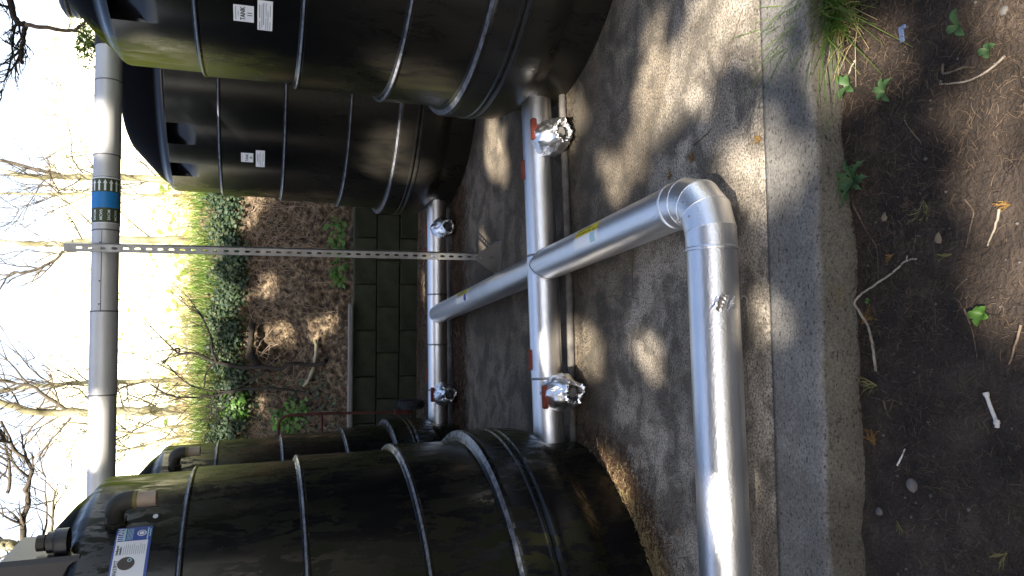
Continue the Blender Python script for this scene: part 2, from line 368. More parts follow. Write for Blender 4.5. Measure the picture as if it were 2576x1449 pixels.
# bank and meadow
xs = np.linspace(-5, 5, 330); ts = np.linspace(0, 1, 120)
yy = 7.645 + ts * 1.75
X, Y = np.meshgrid(xs, yy)
Z = np.array([[bankz(y)] * len(xs) for y in yy])
env = np.clip((Y - 7.66) / .12, 0, 1)
clod = .16 * fbm(X, Z * 1.2, 1.4, 3) + .10 * np.abs(fbm(X, Z, 7, 4, 3)) + .05 * fbm(X, Z, 22, 2, 6)
hc = on_bank(690, 872); hollow = np.exp(-(((X - hc.x) / .32) ** 2 + ((Z - hc.z + .1) / .25) ** 2) ** 2) * .16
Y = Y - env * (clod - .02) * .6 + hollow * env; Z = Z + env * clod * .6 - hollow * .3
grid('earth_bank', X, Y, Z, M_BANK, kind='structure')
xs = np.linspace(-48, 48, 200); yy = np.concatenate([np.linspace(9.25, 14, 30), np.linspace(14.5, 95, 80)]); X, Y = np.meshgrid(xs, yy)
Z = np.array([[bankz(y)] * len(xs) for y in yy]) + .5 * fbm(X, Y, .12, 4) * np.clip((Y - 9.3) / 12, 0, 1) + .08 * fbm(X, Y, 1.5, 3) - .02
grid('hillside', X, Y, Z, M_HILL, kind='structure')

# ------------------------------------------------------------------ block wall behind the slab
wall = thing('block_wall', 'low mossy concrete block wall holding back the earth bank', 'wall', (0, 7.6, 0))
mb = MB(); mb.box((-.4, 7.665, .28), (5.6, .085, .70)); obj('mortar', mb, M_MORTAR, wall)
bm_block = None
for row, (z0, offx) in enumerate(((-.045, .26), (.185, .035), (.413, .26))):
    for k in range(-7, 5):
        cx = offx + .462 * k
        if abs(cx + .4) > 2.8: continue
        if bm_block is None:
            mb = MB(); mb.box((0, 7.6, 0), (.450, .1, .219), bev=.006); ob = obj('block', mb, M_BLOCK, wall); bm_block = ob
        else:
            ob = bm_block.copy(); COL.objects.link(ob); ob.parent = wall
        ob.location = (cx, .021 + random.uniform(-.004, .004), z0 + .11)
rail = thing('timber_rail', 'weathered grey timber rail lying along the top of the block wall', 'rail', (-1.4, 7.55, .66))
mb = MB(); mb.box((-1.42, 7.575, .668), (2.5, .09, .036), bev=.005); obj('board', mb, M_TIMBER, rail)
mb = MB(); mb.box((-1.42, 7.60, .655), (2.44, .05, .008)); obj('shade_strip', mb, M_BARK, rail)  # dark strip put in as the shadow under the board
mb = MB(); mb.box((-1.55, 7.72, .74), (.16, .16, .20), bev=.015)
tag(obj('concrete_stub', mb, M_SLAB), 'short pale concrete stub on the wall beside the rusty sack truck', 'concrete block')

# ------------------------------------------------------------------ tanks
PROF = [(1.05, 0), (1.058, .01), (1.058, .17), (1.064, .19), (1.085, .215), (1.106, .25), (1.115, .29), (1.117, .33), (1.117, .395), (1.125, .399), (1.125, .409), (1.117, .414), (1.111, .424), (1.117, .433),
        (1.125, .438), (1.125, .448), (1.117, .453), (1.121, .552), (1.121, .566), (1.117, .575), (1.109, .579), (1.074, .586), (1.069, .589), (1.069, .605),
        (1.068, .7), (1.069, .905), (1.073, .910), (1.0735, .917), (1.071, .922), (1.066, .925), (1.058, .927), (1.050, .929), (1.045, .933), (1.045, .95), (1.042, 1.15), (1.042, 1.350), (1.046, 1.355), (1.0465, 1.362),
        (1.044, 1.367), (1.039, 1.3705), (1.033, 1.372), (1.026, 1.374), (1.0215, 1.378), (1.0215, 1.395), (1.02, 1.6), (1.02, 1.790), (1.024, 1.795), (1.0245, 1.802), (1.022, 1.807), (1.017, 1.8105), (1.011, 1.812), (1.006, 1.814), (1.002, 1.818), (1.002, 1.84),
        (1.001, 1.95), (1.0005, 2.0), (1.0, 2.02), (1.0, 2.06), (1.0, 2.1), (1.0, 2.137), (1.0, 2.141), (.996, 2.157), (.984, 2.172), (.966, 2.182), (.955, 2.190), (.945, 2.205), (.90, 2.258), (.8, 2.346), (.71, 2.424), (.67, 2.452), (.62, 2.472), (.5, 2.50), (.3, 2.535), (.08, 2.55), (.005, 2.55)]
def tank_body(notches):
    A = [2 * PI * k / 200 for k in range(200)]
    for c in notches:
        for e in (-4.9, -4.6, 4.6, 4.9): A.append((R(c + e) - PI / 2) % (2 * PI))
    A = sorted(set(A)); mb = MB(); mb.lathe(PROF, az=A)
    if notches:
        out = []
        for x, y, z in mb.v:
            r = math.hypot(x, y); a = math.degrees(math.atan2(x, -y))
            if 2.0 < z < 2.139 and any(abs(a - c) < 4.75 for c in notches):
                nr = r - .075 * (z - 2.0) / .137; x *= nr / r; y *= nr / r
            out.append((x, y, z))
        mb.v = out
    return mb
def cylpt(c, rad, az, z):                                     # az in degrees, 0 towards the camera side, + to the right
    a = R(az); return Vector((c[0] + rad * math.sin(a), c[1] - rad * math.cos(a), z))
def cyl_patch(c, rad, az, z, wd, ht, n=10, skew=0.0):
    mb = MB(); vs = []
    for i in range(n + 1):
        s = (i / n - .5) * wd
        for t in (-.5, .5): vs.append(cylpt(c, rad, az + math.degrees(s / rad), z + t * ht + s * skew))
    mb.add(vs, [(2 * i, 2 * i + 2, 2 * i + 3, 2 * i + 1) for i in range(n)], True); return mb
_dg = None
def text_mb(txt, size, bold=0.0):
    cu = bpy.data.curves.new('t', 'FONT'); cu.body = txt; cu.size = size; cu.align_x = 'CENTER'; cu.align_y = 'CENTER'; cu.resolution_u = 3; cu.offset = bold
    o = bpy.data.objects.new('t', cu); COL.objects.link(o)
    dg = bpy.context.evaluated_depsgraph_get(); me = bpy.data.meshes.new_from_object(o.evaluated_get(dg))
    mb = MB(); mb.v = [tuple(v.co) for v in me.vertices]; mb.f = [tuple(p.vertices) for p in me.polygons]; mb.sm = [False] * len(mb.f)
    bpy.data.objects.remove(o); bpy.data.curves.remove(cu); bpy.data.meshes.remove(me); return mb
def on_cyl(mb, c, rad, az, z, ox=0, oz=0, skew=0.0, sx=1.0):
    mb.v = [tuple(cylpt(c, rad, az + math.degrees((p[0] * sx + ox) / rad), z + p[1] + oz + (p[0] * sx + ox) * skew)) for p in mb.v]; return mb
def bars(rows):                                               # rows: (x0,x1,y,h) printed lines too small to read
    mb = MB()
    for x0, x1, y, h in rows:
        n = max(1, int((x1 - x0) / .02))
        for i in range(n):
            a = x0 + (x1 - x0) * i / n; b = x0 + (x1 - x0) * (i + 1) / n
            mb.add([(a, y - h / 2, 0), (b, y - h / 2, 0), (b, y + h / 2, 0), (a, y + h / 2, 0)], [(0, 1, 2, 3)])
    return mb
TANKS = {'RF': (2.06, 3.92), 'LF': (-1.83, 3.54), 'RR': (1.74, 6.40), 'LR': (-2.16, 5.87)}
LAB = {'RF': 'tall black ribbed plastic tank with the TANK 11 label, front right of the pad',
       'RR': 'tall black ribbed plastic tank with the TANK 12 label, behind the front right one',
       'LF': 'front left black ribbed tank stained with moss, carrying a blue and white printed panel',
       'LR': 'black ribbed tank half hidden behind the front left mossy tank'}
bodies = {}
def filler_cap(c, parent):
    k = .82; P = lambda q: [(a * k, b * k) for a, b in q]
    mb = MB(); mb.lathe(P([(.056, -.03), (.056, .012), (.053, .022), (.046, .024), (.046, .05), (.0, .05)]), 28, c); o = obj('filler_cap', mb, M_BLACK, parent, sharp=30)
    mb = MB(); mb.lathe(P([(.030, .051), (.030, .058), (.036, .06), (.036, .088), (.033, .092), (0, .092)]), 10, c, smooth=False); obj('cap_grip', mb, M_BLACKW, o)
def vent(c, az, z, k, parent, rad=1.0):
    """flanged outlet with a bend and a copper-coloured spout pointing down"""
    o = cylpt((0, 0), 1, az, 0); c3 = lambda r, zz: Vector((c[0] + o.x * r, c[1] + o.y * r, zz))
    mb = MB(); A = c3(rad - .01, z); n_ = 8
    mb.tube([A, c3(rad + .018, z)], .036 * k, 6, smooth=False); f = obj('flange_nut', mb, M_BLACKW, parent)
    mb = MB(); mb.tube([c3(rad + .015, z), c3(rad + .05, z)], .026 * k, 16)
    pts = [c3(rad + .045, z)]; rr = .045 * k
    for i in range(0, 9):
        a = i / 8 * PI / 2; pts.append(c3(rad + .05 + rr * math.sin(a), z - rr * (1 - math.cos(a))))
    pts.append(c3(rad + .05 + rr, z - rr - .012 * k)); mb.tube(pts, .031 * k, 18); e = obj('vent_elbow', mb, M_BLACKW, parent)
    bt = z - rr - .012 * k
    mb = MB(); mb.tube([c3(rad + .05 + rr, bt), c3(rad + .05 + rr, bt - .012 * k)], .029 * k, 18); obj('collar_ring', mb, M_BRASS, e)
    mb = MB(); q = c3(rad + .05 + rr, 0); b2 = bt - .012 * k
    mb.lathe([(.0255 * k, b2), (.0255 * k, b2 - .055 * k), (.0265 * k, b2 - .06 * k), (.021 * k, b2 - .06 * k), (.021 * k, b2 - .02 * k), (0, b2 - .02 * k)], 18, (q.x, q.y, 0)); obj('spout', mb, M_COPPER, e)
for key, c in TANKS.items():
    t = thing('storage_tank', LAB[key], 'tank', (c[0], c[1], 0), 'black storage tanks on the concrete pad')
    right = key[0] == 'R'
    if right not in bodies:
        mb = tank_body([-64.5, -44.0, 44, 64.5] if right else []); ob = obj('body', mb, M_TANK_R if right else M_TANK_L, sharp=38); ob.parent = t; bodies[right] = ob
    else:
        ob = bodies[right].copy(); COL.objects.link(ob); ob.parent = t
    mb = MB(); mb.lathe([(.25, 2.50), (.25, 2.565), (.24, 2.58), (0, 2.585)], 40, (c[0], c[1], 0)); obj('manhole_lid', mb, M_BLACK, t)
    if key == 'RF':
        a = 1.024
        L = obj('number_label', cyl_patch(c, a, -61.2, 1.61, .0905, .083), M_WHITE, t)
        obj('lettering', on_cyl(text_mb('TANK', .0265, .0008), c, a + .0006, -61.2, 1.612, 0, .001), M_INK, L)
        obj('lettering', on_cyl(text_mb('11', .0265, .0008), c, a + .0006, -61.2, 1.61, 0, -.026), M_INK, L)
        obj('small_print', on_cyl(bars([(-.038, .036, .032, .0035), (-.012, .012, .022, .003)]), c, a + .0006, -61.2, 1.61), M_GREYINK, L, kind='stuff')
        L = obj('data_label', cyl_patch(c, a, -61.3, 1.523, .165, .062), M_WHITE, t)
        obj('small_print', on_cyl(bars([(-.078, -.03, .022, .004), (-.01, .06, .022, .004), (-.065, .06, .013, .003), (-.05, .07, .006, .0045), (-.078, -.01, -.004, .003), (.0, .07, -.004, .003), (-.078, .03, -.012, .003), (-.078, -.03, -.021, .003), (0, .06, -.021, .003)]), c, a + .0006, -61.3, 1.523), M_GREYINK, L, kind='stuff')
    if key == 'RR':
        a = 1.024
        L = obj('number_label', cyl_patch(c, a, -52.7, 1.619, .089, .083), M_WHITE, t)
        obj('lettering', on_cyl(text_mb('TANK', .0255, .0008), c, a + .0006, -52.7, 1.62), M_INK, L)
        obj('lettering', on_cyl(text_mb('12', .0255, .0008), c, a + .0006, -52.7, 1.619, 0, -.027), M_INK, L)
        obj('small_print', on_cyl(bars([(-.036, .036, .034, .003)]), c, a + .0006, -52.7, 1.619), M_GREYINK, L, kind='stuff')
        L = obj('data_label', cyl_patch(c, a, -53.1, 1.529, .165, .062), M_WHITE, t)
        obj('small_print', on_cyl(bars([(-.03, .05, .02, .004), (-.05, .05, .009, .0045), (-.07, .0, -.002, .003), (.01, .07, -.002, .003), (-.07, .05, -.013, .003), (-.02, .06, -.022, .003)]), c, a + .0006, -53.1, 1.529), M_GREYINK, L, kind='stuff')
    if key == 'LF':
        vent(c, 68.6, 2.045, 1.12, t)
        mb = cyl_patch(c, 1.0045, 69.0, 1.912, .026, .017, 6)
        mb = MB(); mb.v = []; pts = [(.0135 * math.cos(2 * PI * k / 20), .0095 * math.sin(2 * PI * k / 20), 0) for k in range(20)]
        mb.add(pts, [tuple(range(20))]); obj('round_sticker', on_cyl(mb, c, 1.0045, 69.6, 1.91), M_WHITE, t)
        a = 1.0045; A0 = 66.4; zc = 1.972; HT = .122                     # right end of the panel at A0
        off = lambda mb, ox, oz, e=.0006, sx=1.0: on_cyl(mb, c, a + e, A0, zc, ox, oz, 0, sx)
        L = obj('maker_panel', cyl_patch(c, a, A0 - math.degrees(.19 / a), zc, .38, HT, 24), M_BLUEL, t)
        obj('white_field', cyl_patch(c, a + .0004, A0 - math.degrees(.15 / a + .071 / a), zc + .002, .30, HT - .016, 24), M_WHITE, L)
        obj('lettering', off(text_mb('TITAN', .0265, .0009), -.037, .0455, .0006, .86), M_WHITE, L)
        obj('underline_bar', off(bars([(-.068, -.006, .0315, .009)]), 0, 0), M_LBLUE, L)
        obj('small_print', off(bars([(-.066, -.008, .022 - k * .0045, .0018) for k in range(5)] + [(-.068, -.008, -.047, .0045), (-.055, -.014, -.055, .003)]), 0, 0), M_LBLUE, L, kind='stuff')
        mb = MB(); mb.add([(r * math.cos(2 * PI * k / 24), r * math.sin(2 * PI * k / 24), 0) for r in (.0118, .0157) for k in range(24)], [(k, (k + 1) % 24, 24 + (k + 1) % 24, 24 + k) for k in range(24)])
        obj('round_seal', off(mb, -.035, -.026), M_WHITE, L)
        mb = MB(); mb.add([(.0085 * math.cos(2 * PI * k / 16), .0085 * math.sin(2 * PI * k / 16), 0) for k in range(16)], [tuple(range(16))]); obj('seal_centre', off(mb, -.035, -.026), M_WHITE, L)
        obj('lettering', off(text_mb('Handling and', .0115, .0003), -.113, .046, .0012, .72), M_INK, L)
        obj('lettering', off(text_mb('Installation', .0115, .0003), -.1165, .0355, .0012, .72), M_INK, L)
        obj('small_print', off(bars([(-.136, -.082 - random.uniform(0, .02), .025 - k * .0068, .0018) for k in range(11)]), 0, 0, .0012), M_GREYINK, L, kind='stuff')
        obj('lettering', off(text_mb('OIL/WAT/POT', .0185, .0003), -.205, .042, .0012, .80), M_INK, L)
        mb = MB(); mb.add([(.028 * math.cos(2 * PI * k / 32), .028 * math.sin(2 * PI * k / 32), 0) for k in range(32)], [tuple(range(32))])
        obj('print_disc', off(mb, -.174, .010, .0012), M_BROWN, L)
        mb = MB(); mb.add([(.013 + r * math.cos(2 * PI * k / 24), -.010 + r * math.sin(2 * PI * k / 24), 0) for r in (.0045, .0075) for k in range(24)], [(k, (k + 1) % 24, 24 + (k + 1) % 24, 24 + k) for k in range(24)])
        obj('print_ring', off(mb, -.174, .010, .0016), M_LBLUE, L)
        fc = at(154, 1362, 3.08); filler_cap(fc, t)
        hp = at(137, 1405, 3.02); mb = MB(); mb.box(hp + Vector((-.15, .15, .045)), (.30, .30, .27), bev=.015); obj('gauge_housing', mb, M_BLACK, t)
    if key == 'LR':
        vent(c, 70.5, 2.06, 1.25, t)

# ------------------------------------------------------------------ pipework
PR = .08; ZP = .13
def seam(mb, p, ax, rad, h=.004, wd=.012):
    ax = Vector(ax).normalized(); mb.tube([p - ax * wd, p - ax * wd * .5, p + ax * wd * .5, p + ax * wd], [rad + .0005, rad + h, rad + h, rad + .0005], 40, caps=False)
def straight(name, a, b, rad, mt, parent, n=40):
    mb = MB(); mb.tube([a, b], rad, n); return obj(name, mb, mt, parent)
def line(p, q, t): return p + (q - p) * t
fA, fB = Vector((1.15, 3.834, ZP)), Vector((-.92, 3.560, ZP))
rA, rB = Vector((.80, 6.188, ZP)), Vector((-1.25, 6.046, ZP))
def cross_pipe(label, a, b, joints):
    t = thing('lagged_pipe', label, 'pipe', (a + b) / 2, 'silver lagged pipes across the pad')
    js = [0] + joints + [1]
    for k in range(len(js) - 1): straight('cladding', line(a, b, js[k]), line(a, b, js[k + 1]), PR + (.0015 if k % 2 else 0), M_FOIL, t)
    for j in joints:
        mb = MB(); seam(mb, line(a, b, j), b - a, PR + .001, .003, .006); obj('seam', mb, M_GALV, t)
    return t
tf = cross_pipe('long silver lagged pipe joining the two front tanks, close to the ground', fA, fB, [.475, .78])
tr = cross_pipe('farther silver lagged pipe between the rear tanks, in front of the block wall', rA, rB, [.42, .62, .80])
# link pipe with mitred bend and near run
tl = thing('lagged_link_pipe', 'silver lagged pipe crossing the pad, bending left at a riveted elbow nearest the viewer', 'pipe', (.2, 3, ZP))
J0 = Vector((-.218, 6.07, ZP)); JF = Vector((.118, 3.672, ZP)); CR = Vector((.322, 2.162, ZP)); NB = Vector((-1.9, 1.965, ZP))
dl = (CR - JF).normalized(); dn = (NB - CR).normalized()
straight('cladding', J0, JF, PR * .97, M_FOIL, tl); E0 = CR - dl * .17; E1 = CR + dn * .17
straight('cladding', JF - dl * .075, E0, PR * 1.02, M_FOIL, tl); straight('cladding', E1, CR + dn * 1.05, PR * 1.02, M_FOIL, tl); straight('cladding', CR + dn * 1.05, NB, PR * 1.025, M_FOIL, tl)
gore = [E0 - dl * .02]
for k in range(4):
    t_ = (k + .5) / 4; p = (E0 * (1 - t_) ** 2 + CR * 2 * t_ * (1 - t_) + E1 * t_ ** 2); gore.append(p)
gore.append(E1 + dn * .02)
for k in range(len(gore) - 1):
    a, b = gore[k], gore[k + 1]
    # each gore is cut on the bisecting planes
    def cut(i):
        if i == 0: return dl
        if i == len(gore) - 1: return dn
        return ((gore[i] - gore[i - 1]).normalized() + (gore[i + 1] - gore[i]).normalized()).normalized()
    ax = (b - a).normalized(); x = Vector((0, 0, 1)); y = ax.cross(x); vs = []
    for i, q in ((k, a), (k + 1, b)):
        nn = cut(i)
        for s in range(40):
            o = (x * math.cos(2 * PI * s / 40) + y * math.sin(2 * PI * s / 40)) * PR * 1.05
            vs.append(q + o - ax * (o.dot(nn) / ax.dot(nn)))
    mb = MB(); mb.add(vs, [(s, (s + 1) % 40, 40 + (s + 1) % 40, 40 + s) for s in range(40)], True); g = obj('elbow_gore', mb, M_FOIL, tl)
    mb = MB(); nn = cut(k); ring = []
    for s in range(41):
        o = (x * math.cos(2 * PI * s / 40) + y * math.sin(2 * PI * s / 40)) * PR * 1.052; ring.append(a + o - ax * (o.dot(nn) / ax.dot(nn)))
    mb.tube(ring, .0014, 5, caps=False); obj('seam', mb, M_FOIL, g)
    mid = (a + b) / 2
    for s in ((-.62, .25) if k in (1, 2, 3) else (-.6,)):
        n_ = (x * math.cos(s) + (dn - dl).normalized() * math.sin(-s) * 1.0).normalized(); mb = MB(); q = mid + n_ * PR * 1.05
        mb.tube([q - n_ * .002, q + n_ * .0035], [.005, .003], 8); obj('rivet', mb, M_GALV, g)
mb = MB(); seam(mb, E1 + dn * .02, dn, PR * 1.05, .0022, .006); obj('seam', mb, M_FOIL, tl)
mb = MB(); seam(mb, E0 - dl * .03, dl, PR * 1.04, .003, .006); obj('seam', mb, M_FOIL, tl)
mb = MB()
ring = []
for s in range(33):                                            # saddle where the link meets the front pipe
    a = 2 * PI * s / 32; sd = dl.cross(Vector((0, 0, 1))); o = (Vector((0, 0, 1)) * math.cos(a) + sd * math.sin(a)) * PR * 1.03
    hgt = math.sqrt(max(0, (PR * 1.0) ** 2 - (o.z * .98) ** 2)); ring.append(JF + o + dl * (hgt + .002))
mb.tube(ring, .003, 5, caps=False); obj('saddle_seam', mb, M_GALV, tl)
# torn patch of foil tape on the near run
def crumple(mb, f=.012, s=40, o=0):
    out = []
    for x, y, z in mb.v:
        k = float(fbm(x * s * .05 + z * s * .07, y * s * .06 - z * s * .03, 1, 3, o)); j = float(fbm(y * s * .07 + 3, x * s * .05 + z * s * .08, 1, 3, o + 4))
        out.append((x + f * k, y + f * j, z + f * (k - j)))
    mb.v = out; mb.sm = [False] * len(mb.f); return mb
def pipe_patch(c, ax, rad, ang0, ang1, l0, l1, nu=10, nv=4):
    ax = Vector(ax).normalized(); up = Vector((0, 0, 1)); sd = ax.cross(up).normalized(); vs = []
    for i in range(nu + 1):
        a = R(ang0 + (ang1 - ang0) * i / nu)
        for j in range(nv + 1): vs.append(c + ax * (l0 + (l1 - l0) * j / nv) + (up * math.cos(a) + sd * math.sin(a)) * rad)
    mb = MB(); mb.add(vs, [(i * (nv + 1) + j, i * (nv + 1) + j + 1, (i + 1) * (nv + 1) + j + 1, (i + 1) * (nv + 1) + j) for i in range(nu) for j in range(nv)], True); return mb
pt = pipe_patch(CR + dn * .37, dn, PR * 1.03, -112, -52, -.022, .024, 14, 8); crumple(pt, .012, 900, 2); obj('torn_tape', pt, M_TIN, tl)
# printed notices on the link pipe; text runs along the pipe
def on_pipe(mb, c, ax, rad, ang):
    ax = Vector(ax).normalized(); up = Vector((0, 0, 1)); sd = ax.cross(up).normalized(); out = []
    for x, y, z in mb.v:
        a = R(ang) + y / rad; out.append(tuple(c + ax * x + (up * math.cos(a) + sd * math.sin(a)) * rad))
    mb.v = out; return mb
def notice(c, rad, k):
    # angle 0 is the top of the pipe; negative angles lie to the right of it
    sgn = -1 if dl.cross(Vector((0, 0, 1))).x > 0 else 1
    A = lambda d: d * -sgn
    y_ = obj('notice_label', pipe_patch(c, dl, rad + .0008, A(17), A(44), -.105 * k, .105 * k), M_YEL, tl)
    obj('lettering', on_pipe(text_mb('Please do not stand', .0165 * k, .0003), c - dl * .025 * k, dl, rad + .0016, A(36)), M_INK, y_)
    obj('lettering', on_pipe(text_mb('on our finished work!', .0165 * k, .0003), c - dl * .025 * k, dl, rad + .0016, A(24)), M_INK, y_)
    mb = MB(); cc = (.079 * k, 0)
    for q in range(10):
        a0, a1 = 2 * PI * q / 12, 2 * PI * (q + .7) / 12
        mb.add([(cc[0] + r * math.cos(a), cc[1] + r * math.sin(a), 0) for r, a in ((.014 * k, a0), (.018 * k, a0), (.018 * k, a1), (.014 * k, a1))], [(0, 1, 2, 3)])
    obj('round_mark', on_pipe(mb, c, dl, rad + .0016, A(30.5)), M_INK, y_)
    w_ = obj('clear_pocket', pipe_patch(c, dl, rad + .0008, A(15.5), A(-20), -.115 * k, .118 * k), M_POCKET, tl)
    obj('blue_field', pipe_patch(c, dl, rad + .0014, A(13), A(-17), .045 * k, .090 * k), M_BLUEL if k > 1.2 else M_LBLUE, w_)
    if k > 1.2: obj('blue_line', pipe_patch(c, dl, rad + .0014, A(15), A(12.5), -.09 * k, .09 * k), M_BLUEL, w_)
notice(JF + dl * .70, PR * 1.02, 1.08); notice(Vector((-.078, 5.07, ZP)) + dl * .02, PR * .97, 1.3)
# handles and wrapped valves
def handle(mb, p, ax, L=.105, hh=.032, th=.02):
    ax = Vector(ax).normalized(); ang = math.atan2(ax.y, ax.x); mb.box(p, (L, th, hh), Matrix.Rotation(ang, 3, 'Z'), bev=.006)
fax = fB - fA; rax = rB - rA
for px, py, par, ax in ((1318, 428, tf, fax), (1337, 905, tf, fax), (1071, 640, tr, rax), (1075, 943, tr, rax)):
    p = atz(px, py, .21); mb = MB(); handle(mb, p, ax); mb.tube([p - Vector((0, 0, .09)), p], .009, 8); obj('valve_handle', mb, M_RED, par)
def valve(px, py, hx, hy, a, b, lab, seed, k=1.0):
    n_ = Vector(((b - a).y, -(b - a).x, 0)).normalized(); n_ = n_ if n_.y < 0 else -n_
    g = atz(px, py, .10); s = ((g - a).dot(b - a)) / (b - a).length_squared; base = line(a, b, s)
    t = thing('wrapped_valve', lab, 'valve', base, 'foil wrapped drain valves on the lagged pipes')
    ax = (n_ + Vector((0, 0, -.22))).normalized(); c0 = base + Vector((0, 0, -.006)) + n_ * .05
    x = ax.cross(Vector((0, 0, 1))).normalized(); y = x.cross(ax); M3 = Matrix((x, y, ax)).transposed()
    prof = [(.060, -.01), (.080, .015), (.090, .04), (.094, .065), (.093, .09), (.088, .112), (.081, .132), (.073, .15), (.064, .166), (.056, .18), (.052, .193), (.043, .186), (.039, .165), (.037, .14)]
    n = 44; mb = MB(); mb.lathe([(r * k, z * k) for r, z in prof], n, M=M3, c=c0)
    rg = random.Random(seed)
    for i in range(len(prof)):
        for q in range(n):
            v = Vector(mb.v[i * n + q]); e = v - (c0 + ax * (v - c0).dot(ax))
            a_ = 2 * PI * q / n; fold = abs(((q * 7 / n + i * .13 + seed * .3) % 1) - .5) - .25
            j = rg.uniform(-.0045, .0045) + .009 * fold + .006 * math.sin(a_ * 3 + i * .5 + seed)
            lip = 0
            if i >= 9: lip = (.015 if (q * 5 // n + seed) % 2 else .004) * max(0, math.sin(PI * ((q * 5 / n) % 1))) ; j = j * .5 + lip * .35 + (rg.uniform(-.010, .010) if i >= 10 else 0)
            v += e.normalized() * j * k + ax * (rg.uniform(-.004, .004) + (lip if 9 <= i <= 11 else 0)) * k
            mb.v[i * n + q] = tuple(v)
    mb.sm = [rg.random() < .6 for _ in mb.f]; obj('foil_wrap', mb, M_TIN, t)
    mb = MB(); mb.tube([c0 + ax * .12 * k, c0 + ax * .157 * k], .041 * k, 20); obj('valve_mouth', mb, M_INK, t)
    mb = MB(); mb.tube([c0 + ax * .14 * k, c0 + ax * .176 * k, c0 + ax * .18 * k], [.025 * k, .025 * k, .022 * k], 20); obj('outlet_stub', mb, M_GALVD if seed == 1 else M_STUB, t)
    p = atz(hx, hy, .20); mb = MB(); handle(mb, p, b - a, .115, .03, .026); obj('valve_handle', mb, M_RED, t)
valve(1402, 333, 1343, 325, fA, fB, 'foil wrapped valve with grey stub by the TANK 11 foot, partly in sun', 1)
valve(1424, 988, 1371, 999, fA, fB, 'foil wrapped valve with red lever on the front pipe beside the mossy tank', 2)
valve(1104, 581, 1075, 579, rA, rB, 'small foil wrapped valve near the TANK 12 foot on the rear pipe', 3, .95)
valve(1115, 990, 1088, 993, rA, rB, 'foil wrapped valve at the hidden left end of the rear pipe', 4, .95)
sp = thing('steel_conduit', 'thin grey conduit lying on the concrete under the front lagged pipe', 'conduit', (.2, 3.6, .02))
mb = MB(); o_ = Vector((.017, -.105, 0)); mb.tube([Vector((fA.x, fA.y, .02)) + o_, Vector((.1, 3.69, .02)) + o_ * .8, Vector((fB.x, fB.y, .02)) + o_ * .4], .019, 12); obj('tube', mb, M_STONE, sp)
# overhead pipe
oA, oB = Vector((1.52, 5.165, 2.412)), Vector((-2.3, 4.80, 2.385)); OR_ = .0735; oax = (oB - oA).normalized()
to = thing('overhead_pipe', 'grey clad pipe running overhead between the tanks with marker tape', 'pipe', (oA + oB) / 2)
def oX(py):                                                    # parameter along the pipe seen at image row py
    p = at(258, py, 5.03); return (p - oA).dot(oB - oA) / (oB - oA).length_squared
js = [0] + [oX(q) for q in (191, 387, 446, 580, 785, 993)] + [1]
for k in range(len(js) - 1):
    straight('cladding', line(oA, oB, js[k]), line(oA, oB, js[k + 1]), OR_ + (.002 if k % 2 else 0), M_CLAD, to)
    if k:
        mb = MB(); seam(mb, line(oA, oB, js[k]), oax, OR_ + .0015, .002, .004); obj('seam', mb, M_SEAM, to)
mb = MB(); a_ = line(oA, oB, js[4]) + Vector((0, -OR_ - .003, .008)); b_ = line(oA, oB, js[5]) + Vector((0, -OR_ - .003, .008)); mb.tube([a_, b_], .0018, 4); obj('lap_seam', mb, M_SEAM, to)
for t_ in (.15, .62, .9):
    q = line(a_, b_, t_) + Vector((0, -.001, .008)); mb = MB(); mb.tube([q, q + Vector((0, -.004, 0))], [.005, .003], 8); obj('rivet', mb, M_SEAM, to)
def band(q0, q1, rad, mt, nm):
    mb = MB(); mb.tube([line(oA, oB, oX(q0)), line(oA, oB, oX(q1))], rad, 44, caps=False); return obj(nm, mb, mt, to)
TR = OR_ + .0035
b1 = band(450, 484, TR, M_TGREEN, 'arrow_tape'); b2 = band(484, 525, TR + .0006, M_TBLUE, 'blue_tape'); b3 = band(525, 562, TR, M_TGREEN, 'text_tape')
mb = MB(); mb.tube([line(oA, oB, oX(446)), line(oA, oB, oX(450))], TR, 44, caps=False); obj('tape_edge', mb, M_WHITE, b1)
mb = MB(); mb.tube([line(oA, oB, oX(562)), line(oA, oB, oX(564))], TR, 44, caps=False); obj('tape_edge', mb, M_WHITE, b3)
def wrap_o(mb, c, rad, ang):                                   # ang: 0 faces the camera side (-Y), + towards the top
    rt = -oax; out = []; fr = Vector((0, 0, 1)).cross(rt); fr = -fr if fr.y > 0 else fr; up = Vector((0, 0, 1))
    for x, y, z in mb.v:
        a = R(ang) + y / rad; out.append(tuple(c + rt * x + (fr * math.cos(a) + up * math.sin(a)) * rad))
    mb.v = out; return mb
Lw = (line(oA, oB, oX(450)) - line(oA, oB, oX(484))).length
ca = (line(oA, oB, oX(450)) + line(oA, oB, oX(484))) / 2; ct = (line(oA, oB, oX(525)) + line(oA, oB, oX(562))) / 2
for k, an in enumerate(range(-172, 188, 24)):
    mb = MB(); s = Lw * .42; mb.add([(-s, -.0055, 0), (s * .35, -.0055, 0), (s * .35, .0055, 0), (-s, .0055, 0)], [(0, 1, 2, 3)]); mb.add([(s * .3, -.0115, 0), (s, 0, 0), (s * .3, .0115, 0)], [(0, 1, 2)])
    obj('arrow', wrap_o(mb, ca, TR + .0008, an), M_WHITE, b1)
for k, an in enumerate(range(-170, 190, 30)):
    mb = text_mb('MCWS', .021, .0004)
    if k % 2: mb.v = [(-x, -y, z) for x, y, z in mb.v]
    obj('lettering', wrap_o(mb, ct, TR + .0008, an), M_WHITE, b3)
mb = MB(); mb.tube([oA - oax * .004, oA + oax * .075], OR_ + .004, 40); obj('end_band', mb, M_BLACKW, to)
E = oA; mb = MB(); n0 = -oax
